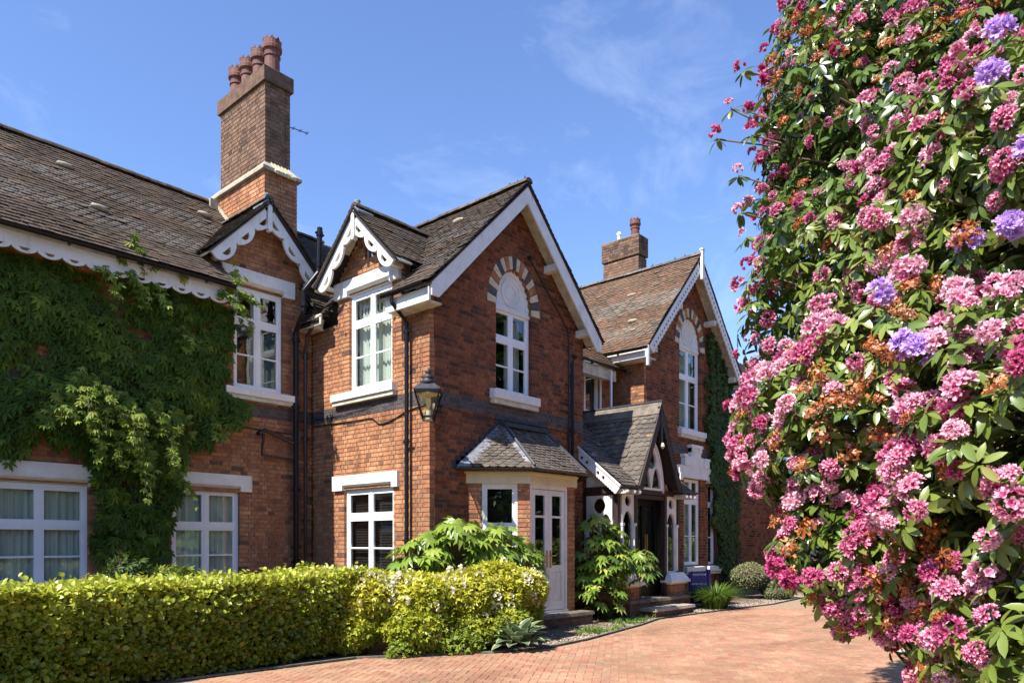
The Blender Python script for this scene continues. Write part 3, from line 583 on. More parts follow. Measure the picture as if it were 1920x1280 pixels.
# dormer gables over the two upper windows
def gable_boards(fr, cu, zt, half, slope, depth, amp, lobes, n, tails=True, mat='white_paint', back=.28, hl=True):
    """fr(u, v, n): apex at (cu, zt)"""
    ln = half*math.hypot(1, slope)
    for sx in (-1, 1):
        d = Vector((sx, -slope)).normalized(); w = Vector((d.y*sx, -d.x*sx)); w = -w if w.y > 0 else w   # w points down/inwards
        f2 = lambda u, v, nn, d=d, w=w: fr(cu+d.x*u-w.x*v, zt+d.y*u-w.y*v, n+nn)
        m = scallop_board(f2, ln, depth, amp, lobes, .045, mat, start=.08, holes=hl); b = part('bargeboard', m, house)
        g = MB(); 
        g.hexa([f2(0, -.002, -back), f2(ln*1.06, -.002, -back), f2(ln*1.06, -.002, .0), f2(0, -.002, 0), f2(0, .03, -back), f2(ln*1.06, .03, -back), f2(ln*1.06, .03, .05), f2(0, .03, .05)], 'old_white_paint'); part('soffit', g, b)
        if tails:
            g = MB(); a = f2(ln*.93, -depth*.55, -back); c = f2(ln*.93, -depth*.55, .02); g.beam(a, c, .07, .07, 'white_paint'); part('purlin_end', g, b)
    g = MB(); c = fr(cu, zt, n+.02); Nn = fr(0, 0, 1)-fr(0, 0, 0); Uu = fr(1, 0, 0)-fr(0, 0, 0)
    for u0, u1, v0, v1 in ((-.045, .045, -.46, .02), (-.032, .032, -.50, -.46)): g.fbox(lambda u, v, q: fr(cu+u, zt+v, n+q), u0, u1, v0, v1, -.02, .075, mat)
    part('finial_post', g, house)
    g = MB(); g.lathe(fr(cu, zt+.03, n-.04), [(.05, 0), (.05, .17), (.056, .17), (.056, .20), (.02, .22)], 'lead', 10)
    for sx in (-1, 1): g.hexa([fr(cu, zt+.10, n+.05), fr(cu+sx*.14, zt-.03, n+.05), fr(cu+sx*.14, zt-.03, n-.3), fr(cu, zt+.10, n-.3), fr(cu, zt+.13, n+.05), fr(cu+sx*.14, zt+.0, n+.05), fr(cu+sx*.14, zt+.0, n-.3), fr(cu, zt+.13, n-.3)], 'lead')
    part('finial_cap', g, house)
gable_boards(wframe('y', 12.73), 7.25, 7.84, 1.12, 1.06, .27, .13, 3, .28)
gable_boards(wframe('x', 8.38), 10.92, 7.54, 1.15, .97, .27, .13, 3, .28)
# main gable: plain wide white boards
def plain_boards(fr, cu, zt, half, slope, w_, n, kneel=True, mat='white_paint', foot=True):
    ln = half*math.hypot(1, slope)
    for sx in (-1, 1):
        d = Vector((sx, -slope)).normalized(); w = Vector((-d.y*sx, d.x*sx)); w = -w if w.y > 0 else w
        P = [(cu, zt), (cu+d.x*ln, zt+d.y*ln), (cu+d.x*ln, zt+d.y*ln-w_*.95), (cu+d.x*ln-sx*w_*.75, zt+d.y*ln-w_*.95), (cu, zt-w_/abs(d.x))]
        m = MB(); m.prism(P, fr, n, n+.035, mat); b = part('bargeboard', m, house)
        g = MB(); P2 = [(cu, zt+.0), (cu+d.x*ln, zt+d.y*ln), (cu+d.x*ln, zt+d.y*ln-.03), (cu, zt-.03)]; g.prism(P2, fr, -.02, n, 'old_white_paint'); part('soffit', g, b)
        return_ = [(.42, .12), (.86, .12)]
        for t, h in return_:
            g = MB(); u, v = cu+d.x*ln*t, zt+d.y*ln*t-.03; g.fbox(fr, u-.07, u+.07, v-.22, v-.08, -.02, n-.03, 'white_paint'); part('purlin_end', g, b)
plain_boards(Fg, 10.5, 8.22, 2.42, 1.0, .22, .35)
g = MB(); g.box((8.03, 8.88, 5.5), (8.07, 9.98, 5.72), 'white_paint'); g.box((8.07, 8.95, 5.51), (8.38, 9.98, 5.54), 'old_white_paint'); part('fascia', g, house)
# right gable: narrow sawtooth boards
lnr = 2.62*math.hypot(1, 1.075)
for sx in (-1, 1):
    d = Vector((sx, -1.075)).normalized(); w = Vector((-d.y*sx, d.x*sx)); w = -w if w.y > 0 else w
    f2 = lambda u, v, nn, d=d, w=w: Fq(17.95+d.x*u-w.x*v, 9.1+d.y*u-w.y*v, .34+nn)
    m = scallop_board(f2, lnr, .24, .035, 26, .035, 'white_paint', start=.1, holes=False); b = part('bargeboard', m, house)
    g = MB()
    for k in range(25): u = .2+k*(lnr-.25)/25; g.fbox(f2, u, u+.05, -.145, -.10, .036, .044, 'lead')
    part('carved_dots', g, b)
    g = MB(); g.hexa([f2(0, 0, -.36), f2(lnr, 0, -.36), f2(lnr, 0, .0), f2(0, 0, 0), f2(0, .03, -.36), f2(lnr, .03, -.36), f2(lnr, .03, .04), f2(0, .03, .04)], 'old_white_paint'); part('soffit', g, b)
    for t in (.45, .93): g = MB(); g.beam(f2(lnr*t, -.3, -.34), f2(lnr*t, -.3, -.02), .13, .13, 'old_white_paint'); part('purlin_end', g, b)
g = MB(); g.fbox(Fq, 17.90, 18.0, 8.55, 9.36, .37, .45, 'white_paint'); g.fbox(Fq, 17.88, 18.02, 9.32, 9.36, .36, .46, 'white_paint'); part('finial_post', g, house)
g = MB(); g.fbox(Fq, 15.24, 15.32, 5.8, 6.28, .33, .39, 'white_paint'); g.box((15.24, 9.17, 6.0), (15.28, 10.42, 6.2), 'white_paint'); g.box((15.28, 9.18, 6.0), (15.7, 10.42, 6.03), 'old_white_paint'); part('fascia', g, house)
g = MB(); g.box((12.79, 10.02, 5.52), (15.24, 10.06, 5.80), 'old_white_paint'); g.box((12.79, 10.06, 5.6), (15.24, 10.45, 5.64), 'old_white_paint'); part('fascia', g, house)
# cornice ledge between chimney base and stack, capping, flaunching, pots, flashing
def ledge(x0, x1, y0, y1, z, mat, e, h0, h1, nm):
    g = MB(); g.box((x0-e, y0-e, z), (x1+e, y1+e, z+h0), mat)
    g.hexa([(x0-e, y0-e, z+h0), (x1+e, y0-e, z+h0), (x1+e, y1+e, z+h0), (x0-e, y1+e, z+h0), (x0+.05, y0+.08, z+h0+h1), (x1-.05, y0+.08, z+h0+h1), (x1-.05, y1-.08, z+h0+h1), (x0+.05, y1-.08, z+h0+h1)], mat, skip=(0,)); return part(nm, g, house)
ledge(7.38, 8.08, 12.80, 14.85, 8.68, 'stone', .07, .06, .14, 'chimney_ledge')
g = MB(); g.box((7.41, 12.87, 10.46), (8.05, 14.73, 10.74), 'sooty_brick', .75); g.hexa([(7.43, 12.89, 10.74), (8.03, 12.89, 10.74), (8.03, 14.71, 10.74), (7.43, 14.71, 10.74), (7.55, 13.0, 10.84), (7.91, 13.0, 10.84), (7.91, 14.6, 10.84), (7.55, 14.6, 10.84)], 'grey_stone', skip=(0,)); part('chimney_cap', g, house)
def pot(x, y, z, s=1.):
    m = MB(); m.lathe((x, y, z), [(.15*s, 0), (.14*s, .30*s), (.16*s, .31*s), (.16*s, .34*s), (.145*s, .35*s), (.15*s, .42*s), (.185*s, .44*s), (.19*s, .50*s), (.175*s, .52*s), (.175*s, .60*s), (.165*s, .62*s), (.14*s, .62*s), (.13*s, .3*s)], 'terracotta', 18, caps=False)
    for k in range(9):
        a = 2*math.pi*k/9; c = Vector((x+math.cos(a)*.16*s, y+math.sin(a)*.16*s, z+.61*s)); t = Vector((-math.sin(a), math.cos(a), 0))*.035*s; q = Vector((math.cos(a), math.sin(a), 0))*.015
        m.add([c-t-q, c+t-q, c+t+q, c-t+q, c+Vector((0, 0, .06*s))-q, c+Vector((0, 0, .06*s))+q], [(0, 1, 4), (3, 5, 2), (1, 2, 5, 4), (0, 4, 5, 3)], 'terracotta')
    part('chimney_pot', m, house, smooth=False)
for y in (13.13, 13.58, 14.03, 14.48): pot(7.73, y, 10.8, 1.02)
pot(18.42, 11.45, 10.43, .86); ledge(18.18, 18.66, 11.18, 12.44, 10.42, 'grey_stone', 0, .01, .04, 'chimney_cap')
g = MB(); g.lathe((18.42, 12.0, 10.44), [(.055, 0), (.055, .22), (.075, .23), (.075, .30), (.03, .33)], 'upvc', 12); part('flue_terminal', g, house, smooth=False)
g = MB()
for i in range(8): y = 12.84+.25*i; z = lw_z(y); g.hexa([(7.36, y, z-.1), (7.385, y, z-.1), (7.385, y+.25, z+.12), (7.36, y+.25, z+.12), (7.36, y, z+.12), (7.385, y, z+.12), (7.385, y+.25, z+.34), (7.36, y+.25, z+.34)], 'stone')
g.box((7.20, 14.60, 8.45), (7.40, 14.86, 8.64), 'stone'); part('flashing', g, house)
g = MB()                         # loose torn sheet on the ledge
for i in range(6): x = 7.55+i*.075; g.hexa([(x, 12.71, 8.66), (x+.07, 12.70, 8.64), (x+.07, 12.86, 8.86), (x, 12.87, 8.88), (x, 12.70, 8.70+random.uniform(0, .03)), (x+.08, 12.69, 8.67+random.uniform(0, .05)), (x+.07, 12.88, 8.90), (x, 12.88, 8.92)], 'cream_brick', random.random())
part('loose_render', g, house)
# ------------------------------------------------------------------ windows
def window(fr, u0, u1, z0, z1, cols=2, top=.28, low=(.5,), rec=.09, mat='upvc', glz=True, split=None):
    """outer frame, mullion, transom, a sash round each light; panes as sub-parts"""
    m = MB(); F = .055; n1 = -rec+.035; n0 = -rec-.035
    m.fbox(fr, u0, u1, z0, z0+F, n0, n1, mat); m.fbox(fr, u0, u1, z1-F, z1, n0, n1, mat)
    m.fbox(fr, u0, u0+F, z0+F, z1-F, n0, n1-.002, mat); m.fbox(fr, u1-F, u1, z0+F, z1-F, n0, n1-.002, mat)
    ys = [z0+F, z1-F]; tz = None
    if top: tz = z1-F-(z1-z0)*top; m.fbox(fr, u0+F, u1-F, tz-.035, tz+.035, n0, n1-.004, mat); cells_y = [(z0+F, tz-.035, low), (tz+.035, z1-F, ())]
    else: cells_y = [(z0+F, z1-F, low)]
    cw = (u1-u0-2*F-.05*(cols-1))/cols; cells_x = []
    for c in range(cols):
        a = u0+F+c*(cw+.05); cells_x.append((a, a+cw))
        if c < cols-1: m.fbox(fr, a+cw, a+cw+.05, z0+F, z1-F, n0+.001, n1-.006, mat)
    panes = []
    for a, b in cells_x:
        for y0, y1, bars in cells_y:
            s = .042; q0, q1 = n0+.012, n1-.012
            m.fbox(fr, a, b, y0, y0+s, q0, q1, mat); m.fbox(fr, a, b, y1-s, y1, q0, q1, mat); m.fbox(fr, a, a+s, y0+s, y1-s, q0, q1-.002, mat); m.fbox(fr, b-s, b, y0+s, y1-s, q0, q1-.002, mat)
            cuts = [y0+s]+[y0+s+(y1-y0-2*s)*t for t in bars]+[y1-s]
            for cz in cuts[1:-1]: m.fbox(fr, a+s, b-s, cz-.014, cz+.014, q0+.004, q1-.004, mat)
            for k_, (p, q) in enumerate(zip(cuts, cuts[1:])): panes.append((a+s-.004, b-s+.004, p-.004+(.014 if k_ else 0), q+.004-(.014 if k_ < len(cuts)-2 else 0)))
    w = part('window', m, house)
    for a, b, p, q in panes:
        g = MB(); g.fbox(fr, a, b, p, q, -rec-.003, -rec+.003, 'glass'); part('pane', g, w)
    return w
def lintel(fr, u0, u1, z0, z1, w, o0, o1, mat='white_paint', p=.05):
    m = MB(); m.fbox(fr, u0, u1, z0+.10, z1, -.09, p, mat); m.fbox(fr, u0, o0, z0, z0+.10, -.09, p-.002, mat); m.fbox(fr, o1, u1, z0, z0+.10, -.09, p-.002, mat)
    m.add([fr(o0, z0+.10, p-.002), fr(o1, z0+.10, p-.002), fr(o1, z0, -.085), fr(o0, z0, -.085), fr(o0, z0+.101, -.085), fr(o1, z0+.101, -.085)], [(0, 1, 2, 3), (0, 3, 4), (1, 5, 2)], mat)
    return part('lintel', m, w)
def sill(fr, u0, u1, z0, z1, w, mat='white_paint', p=.13):
    m = MB(); h = z1-z0; m.hexa([fr(u0, z0+h*.35, -.12), fr(u1, z0+h*.35, -.12), fr(u1, z0+h*.35, p), fr(u0, z0+h*.35, p), fr(u0, z1+.02, -.12), fr(u1, z1+.02, -.12), fr(u1, z1-.02, p), fr(u0, z1-.02, p)], mat)
    m.fbox(fr, u0+.02, u1-.02, z0, z0+h*.35, -.12, p-.035, 'old_white_paint' if mat == 'white_paint' else mat); return part('sill', m, w)
w = window(Fw, 2.95, 4.28, .88, 2.46, top=.36, low=(.47,)); lintel(Fw, 2.7, 4.5, 2.45, 2.78, w, 2.95, 4.28, p=.06); sill(Fw, 2.85, 4.4, .72, .88, w)
w = window(Fw, 5.6, 6.83, .85, 2.51, top=.36, low=(.47,)); lintel(Fw, 5.48, 7.05, 2.50, 2.80, w, 5.6, 6.83, p=.06); sill(Fw, 5.5, 6.95, .70, .85, w)
w = window(Fw, 6.72, 7.72, 4.42, 6.31, top=.30, low=(.5,)); lintel(Fw, 6.46, 7.95, 6.30, 6.62, w, 6.72, 7.72, p=.07); sill(Fw, 6.5, 7.97, 4.2, 4.42, w, p=.16)
w = window(Fr, 10.24, 11.49, 4.40, 6.21, top=.27, low=(.5,)); lintel(Fr, 9.98, 11.9, 6.20, 6.50, w, 10.24, 11.49, p=.07); sill(Fr, 10.08, 11.93, 4.17, 4.40, w, p=.13)
w = window(Fr, 10.2, 11.65, .86, 2.56, top=.27, low=(.5,)); lintel(Fr, 10.03, 11.97, 2.55, 2.83, w, 10.2, 11.65, p=.06); sill(Fr, 10.1, 11.8, .7, .86, w)
def blind(fr, u0, u1, z0, z1, n, label, cat='blind'):
    t = thing('venetian_blind', label, cat, fr((u0+u1)/2, z0, n), 'dark slatted blinds inside the ground floor windows'); k = int((z1-z0)/.05); sl = None
    g = MB(); g.fbox(fr, u0, u1, z1, z1+.04, n-.02, n+.02, 'blind'); part('head_rail', g, t)
    for i in range(k):
        z = z0+.03+i*.05; g = MB(); g.hexa([fr(u0, z+.021, n-.012), fr(u1, z+.021, n-.012), fr(u1, z-.021, n+.012), fr(u0, z-.021, n+.012), fr(u0, z+.024, n-.012), fr(u1, z+.024, n-.012), fr(u1, z-.018, n+.012), fr(u0, z-.018, n+.012)], 'blind'); part('slat', g, t)
blind(Fr, 10.27, 11.58, .95, 2.45, -.2, 'dark brown slatted blind inside the sunlit ground floor window beside the drainpipe')
blind(Fc, .28, .86, .95, 2.5, -.2, 'dark slatted blind inside the narrow angled bay window left of the french doors')
def net(fr, u0, u1, z0, z1, n, label, amp=.018, gap=None, group='pale net curtains behind the window glass'):
    us = np.linspace(u0, u1, int((u1-u0)/.012)+2); V = []; m = MB()
    for u in us:
        q = n+amp*math.sin(u*62+math.sin(u*9)*1.5)+random.uniform(-.002, .002); V += [fr(u, z0, q), fr(u, z1, q*1.0)]
    V += [v-(fr(0, 0, .002)-fr(0, 0, 0)) for v in V]; k = len(us)
    F = [(2*i, 2*i+2, 2*i+3, 2*i+1) for i in range(k-1)]+[(2*k+2*i+1, 2*k+2*i+3, 2*k+2*i+2, 2*k+2*i) for i in range(k-1)]
    m.add(V, F, 'net'); o = put('net_curtain', m.mesh('net_curtain', True)); tag(o, label, 'curtain', group)
net(Fw, 2.98, 4.26, .85, 2.44, -.16, 'pale pleated net curtain in the ground floor window at the far left edge')
net(Fw, 5.63, 6.80, .82, 2.5, -.16, 'pale pleated net curtain in the ground floor window right of the creeper trunk')
net(Fw, 7.18, 7.42, 4.4, 6.2, -.26, 'narrow gathered white curtain in the dormer window beside the creeper')
net(Fr, 10.27, 11.47, 4.4, 6.18, -.24, 'pale curtain in the sunlit dormer window above the wall lamp side')
net(Fg, 10.6, 11.03, 4.4, 5.95, -.3, 'pale curtain in the arched window of the main gable')
net(Fq, 17.5, 18.6, 4.6, 6.7, -.3, 'pale curtain in the arched window of the ivy clad right gable')
net(Fq, 17.75, 18.6, .97, 3.25, -.3, 'pale curtain in the tall window behind the blue sign')
# arched windows
def arched(fr, u0, u1, z0, sp, rise, sill_, ringw, rec=.12, tz=None):
    c, h = (u0+u1)/2, (u1-u0)/2; w = window(fr, u0, u1, z0, sp, top=.33, low=(.5,), rec=rec)
    pts = [(c-h, sp)]+[(c-h*math.cos(math.pi*i/20), sp+rise*math.sin(math.pi*i/20)) for i in range(1, 20)]+[(c+h, sp)]
    g = MB(); g.prism(pts, fr, -rec-.04, -rec+.02, 'white_paint')
    k = len(pts)                 # raised rim and ring
    for i in range(k-1):
        a, b = pts[i], pts[i+1]; ia = (c+(a[0]-c)*.86, sp+(a[1]-sp)*.88); ib = (c+(b[0]-c)*.86, sp+(b[1]-sp)*.88)
        g.hexa([fr(*a, -rec), fr(*b, -rec), fr(*ib, -rec), fr(*ia, -rec), fr(*a, -rec+.06), fr(*b, -rec+.06), fr(*ib, -rec+.045), fr(*ia, -rec+.045)], 'white_paint')
    g.fbox(fr, u0, u1, sp-.05, sp+.05, -rec, -rec+.065, 'white_paint')
    for rr, ww, nn in ((h*.46, .035, .045), (h*.26, .025, .035)):
        for i in range(24):
            a, b = 2*math.pi*i/24, 2*math.pi*(i+1)/24; q = lambda r, t: (c+r*math.cos(t), sp+rise*.44+r*math.sin(t))
            g.hexa([fr(*q(rr, a), -rec+.02), fr(*q(rr, b), -rec+.02), fr(*q(rr+ww, b), -rec+.02), fr(*q(rr+ww, a), -rec+.02), fr(*q(rr, a), -rec+nn), fr(*q(rr, b), -rec+nn), fr(*q(rr+ww, b), -rec+nn), fr(*q(rr+ww, a), -rec+nn)], 'white_paint')
    part('arch_panel', g, w)
    sill(fr, sill_[0], sill_[1], sill_[2], z0+.03, w, p=.12)
    # striped brick arch
    n = 19; seq = ['cream_brick', 'blue_brick', 'cream_brick', 'brick']; ring = WALLS[[k2 for k2 in WALLS if k2 == ('gable' if fr is Fg else 'right')][0]]
    for i in range(n):
        t0 = math.pi*i/n+.012; t1 = math.pi*(i+1)/n-.012; P = []
        for t in (t0, t1): P.append(((c-h*math.cos(t), sp+rise*math.sin(t)), (c-(h+ringw)*math.cos(t), sp+(rise+ringw)*math.sin(t))))
        m = MB(); off = .006; mt = seq[i % 4]
        m.hexa([fr(*P[0][0], -.1), fr(*P[1][0], -.1), fr(*P[1][1], -.1), fr(*P[0][1], -.1), fr(*P[0][0], off), fr(*P[1][0], off), fr(*P[1][1], off), fr(*P[0][1], off)], mt, random.random()*.5); part('arch_brick', m, ring)
    m = MB()
    for i in range(40):          # mortar behind and the toothed inner ring
        t0, t1 = math.pi*i/40, math.pi*(i+1)/40; q = lambda r, t: (c-(h+r)*math.cos(t), sp+(rise+r)*math.sin(t))
        m.hexa([fr(*q(-.0, t0), -.16), fr(*q(-.0, t1), -.16), fr(*q(ringw+.01, t1), -.16), fr(*q(ringw+.01, t0), -.16), fr(*q(.002, t0), -.004), fr(*q(.002, t1), -.004), fr(*q(ringw+.01, t1), -.004), fr(*q(ringw+.01, t0), -.004)], 'mortar')
    part('arch_mortar', m, ring)
    m = MB()
    for i in range(30):
        t0 = math.pi*i/30+.01; t1 = math.pi*(i+1)/30-.01; q = lambda r, t: (c-(h+r)*math.cos(t), sp+(rise+r)*math.sin(t)); d = -.035 if i % 2 else -.012
        m.hexa([fr(*q(d, t0), -.1), fr(*q(d, t1), -.1), fr(*q(.0, t1), -.1), fr(*q(.0, t0), -.1), fr(*q(d, t0), -.02), fr(*q(d, t1), -.02), fr(*q(.0, t1), -.02), fr(*q(.0, t0), -.02)], 'brick', .9 if i % 3 else .5)
    part('arch_soffit', m, ring, kind='stuff')
arched(Fg, 10.03, 11.07, 4.38, 6.0, .77, (9.86, 11.2, 4.14), .24)
arched(Fq, 17.46, 18.66, 4.58, 6.82, .82, (17.38, 18.8, 4.36), .24)
w = window(Fq, 17.74, 18.62, .95, 3.3, top=.24, low=(.45,), rec=.08); g = MB()
for u0, u1, z0, z1, p in ((16.95, 17.75, 3.38, 3.6, .08), (17.3, 19.1, 3.3, 3.62, .10), (17.75, 18.75, 3.62, 3.88, .10), (17.95, 18.5, 3.88, 4.12, .10), (17.55, 17.85, 3.62, 3.85, .13), (18.65, 18.95, 3.62, 3.82, .13), (17.95, 18.1, 4.0, 4.16, .13), (18.36, 18.5, 4.0, 4.16, .13), (17.9, 18.55, 4.12, 4.2, .14), (17.3, 17.45, 3.22, 3.4, .13), (18.95, 19.1, 3.22, 3.4, .13), (17.5, 17.7, 3.85, 3.92, .14), (18.72, 18.98, 3.82, 3.88, .14)): g.fbox(Fq, u0, u1, z0, z1, -.05, p, 'white_paint')
part('stepped_lintel', g, w); sill(Fq, 17.66, 18.7, .72, .93, w)
w = window(Fq, 19.12, 19.54, .93, 3.25, cols=1, top=.24, low=(.45,), rec=.08); sill(Fq, 18.95, 19.75, .70, .93, w)
# link window with an open casement
w = window(Fl, 14.5, 15.1, 4.72, 5.84, cols=1, top=None, low=(), rec=.05); sill(Fl, 14.42, 15.2, 4.6, 4.72, w)
g = MB(); fo = frame((15.06, 10.38, 0), (-.35, -.937, 0), (0, 0, 1), (-.937, .35, 0))
for a in ((0, .5, 4.78, 4.84), (0, .5, 5.66, 5.72), (0, .05, 4.84, 5.66), (.45, .5, 4.84, 5.66)): g.fbox(fo, *a, -.02, .02, 'upvc')
s_ = part('casement', g, w); 
# vent grille in the dormer gable
g = MB(); g.fbox(Fr, 10.72, 11.02, 6.78, 7.02, -.09, -.06, 'dark_timber')
for u in (10.80, 10.92): g.fbox(Fr, u, u+.05, 6.78, 7.02, -.06, -.02, 'lead')
part('air_vent', g, house)
# ------------------------------------------------------------------ bay fittings
w = window(Fc, .25, .89, .9, 2.62, cols=1, top=.42, low=(), rec=.05, mat='white_paint'); sill(Fc, .2, .95, .74, .9, w)
w = window(Fc2, .25, .89, .9, 2.62, cols=1, top=.42, low=(), rec=.05, mat='white_paint')
g = MB(); g.prism([(9.24, 9.24), (10.045, 8.415), (11.445, 8.415), (12.25, 9.24)], frame((0, 0, 0), (1, 0, 0), (0, 1, 0), (0, 0, 1)), 2.62, 2.84, 'cream_paint'); g.prism([(9.20, 9.24), (10.04, 8.39), (11.45, 8.39), (12.3, 9.24)], frame((0, 0, 0), (1, 0, 0), (0, 1, 0), (0, 0, 1)), 2.79, 2.825, 'cream_paint'); part('fascia', g, house)
def strip3(a, b, w_, h, mat, nm, parent=house):
    g = MB(); g.beam(a, b, w_, h, mat); return part(nm, g, parent)
def leadflap(a, b, na, nb, w_, nm='hip_flashing'):
    """folded lead over a hip from a to b, lying on both slopes (downhill unit vectors na, nb)"""
    a, b, na, nb = map(Vector, (a, b, na, nb)); g = MB(); up = Vector((0, 0, .035))
    for s in (na, nb): g.hexa([a, b, b+s*w_, a+s*w_*.7, a+up, b+up, b+s*w_+up, a+s*w_*.7+up], 'lead')
    g.tube([a+up*1.4, b+up*1.4], .03, 'dark_lead', 8); part(nm, g, house)
hv = Vector(BT1)-Vector(BB)
leadflap((9.98, 8.26, 2.88), (10.16, 9.2, 3.77), (.96, -.02, -.05), (-.72, .62, -.25), .12); leadflap((11.52, 8.26, 2.88), (11.34, 9.2, 3.77), (-.96, -.02, -.05), (.72, .62, -.25), .12)
g = MB(); zz = Vector((0, 0, .03))
a, b = Vector(BA)+Vector((.02, -.02, .02)), Vector(BT1); g.hexa([a, b, b+Vector((.02, -.16, -.12)), a+Vector((.19, -.15, 0)), a+zz, b+zz, b+Vector((.02, -.16, -.12))+zz, a+Vector((.19, -.15, 0))+zz], 'lead')
a, b = Vector(BD)+Vector((-.02, -.02, .02)), Vector(BT2); g.hexa([a, b, b+Vector((-.02, -.16, -.12)), a+Vector((-.19, -.15, 0)), a+zz, b+zz, b+Vector((-.02, -.16, -.12))+zz, a+Vector((-.19, -.15, 0))+zz], 'lead')
g.box((10.1, 9.06, 3.72), (11.4, 9.235, 3.80), 'dark_lead'); part('flashing', g, house)
g = MB()                         # stepped black flashing let into the brick courses
for i in range(11):
    x = 8.86+i*.118; z = 2.88+i*.08; g.fbox(Fg, x, x+.135+.10, z-.02 if i else 2.85, z+.13, .004, .014, 'dark_lead'); x2 = 12.64-i*.118; g.fbox(Fg, x2-.235, x2, z-.02, z+.13, .004, .014, 'dark_lead')
g.fbox(Fg, 10.0, 11.5, 3.76, 3.93, .004, .012, 'dark_lead'); part('stepped_flashing', g, house)
# french doors
door = MB(); door.fbox(Fb, 10.085, 10.14, .28, 2.62, -.09, -.01, 'white_paint'); door.fbox(Fb, 11.13, 11.188, .28, 2.62, -.09, -.01, 'white_paint'); door.fbox(Fb, 10.14, 11.13, 2.54, 2.62, -.09, -.012, 'white_paint'); door.fbox(Fb, 10.085, 11.188, .26, .30, -.09, .02, 'white_paint'); dd = part('door_frame', door, house)
for k_, (a, b) in enumerate(((10.145, 10.632), (10.638, 11.125))):
    m = MB(); n0, n1 = -.07, -.025
    m.fbox(Fb, a, a+.1, .31, 2.53, n0, n1, 'white_paint'); m.fbox(Fb, b-.1, b, .31, 2.53, n0, n1, 'white_paint')
    for z0, z1 in ((.31, .47), (1.02, 1.14), (2.02, 2.06), (2.43, 2.53)): m.fbox(Fb, a+.1, b-.1, z0, z1, n0, n1-.001, 'white_paint')
    m.fbox(Fb, a+.1, b-.1, .47, 1.02, n0+.005, n1-.02, 'white_paint'); m.hexa([Fb(a+.11, .48, n1-.02), Fb(b-.11, .48, n1-.02), Fb(b-.11, 1.01, n1-.02), Fb(a+.11, 1.01, n1-.02), Fb(a+.15, .53, n1-.004), Fb(b-.15, .53, n1-.004), Fb(b-.15, .96, n1-.004), Fb(a+.15, .96, n1-.004)], 'white_paint')
    d = part('french_door', m, house)
    for z0, z1 in ((1.136, 2.024), (2.056, 2.434)): g = MB(); g.fbox(Fb, a+.096, b-.096, z0, z1, -.05, -.044, 'glass'); part('pane', g, d)
    g = MB(); x = b-.05 if k_ == 0 else a+.05; g.fbox(Fb, x-.02, x+.02, 1.1, 1.42, n1, n1+.012, 'brass'); g.tube([Fb(x, 1.32, n1+.01), Fb(x, 1.32, n1+.05), Fb(x-(.10 if k_ == 0 else -.10), 1.32, n1+.05)], .010, 'brass'); part('handle', g, d)
def brick_step(name, x0, x1, y0, y1, z1, coping='grey_stone', lab=None):
    st = part(name, (lambda g: (g.box((x0+.012, y0+.012, 0), (x1-.012, y1, z1-.06), 'mortar'), g)[1])(MB()), house)
    fr = wframe('y', y0); c = 0
    while c*CO < z1-.075:
        u = x0-(.0 if c % 2 == 0 else .11)
        while u < x1-.02:
            a, b = max(u, x0), min(u+.218, x1); u += .228
            if b-a > .03: m = MB(); m.fbox(fr, a, b, c*CO+.004, min(c*CO+CO-.006, z1-.062), -.1, random.uniform(-.003, .003), 'sooty_brick', random.uniform(.2, 1)); part('brick', m, st)
        u = y0+.104
        while u < y1-.03:
            b = min(u+.215, y1); m = MB(); m.box((x0+random.uniform(-.002, .002), u, c*CO+.004), (x0+.1, b, min(c*CO+CO-.006, z1-.062)), 'sooty_brick', random.uniform(.2, 1)); part('brick', m, st); u = b+.01
        c += 1
    u = x0-.03
    while u < x1+.02:
        b = min(u+.33, x1+.03); m = MB(); m.hexa([(u, y0-.03, z1-.06), (b, y0-.03, z1-.06), (b, y1, z1-.06), (u, y1, z1-.06), (u+.006, y0-.018, z1), (b-.006, y0-.018, z1), (b-.006, y1, z1), (u+.006, y1, z1)], coping); part('coping_stone', m, st); u = b+.006
    return st
brick_step('door_step', 10.02, 11.55, 8.12, 8.44, .26)
brick_step('door_step', 13.25, 14.9, 7.75, 8.14, .2, 'stone'); brick_step('door_step', 12.9, 15.45, 8.141, 8.52, .36, 'grey_stone')
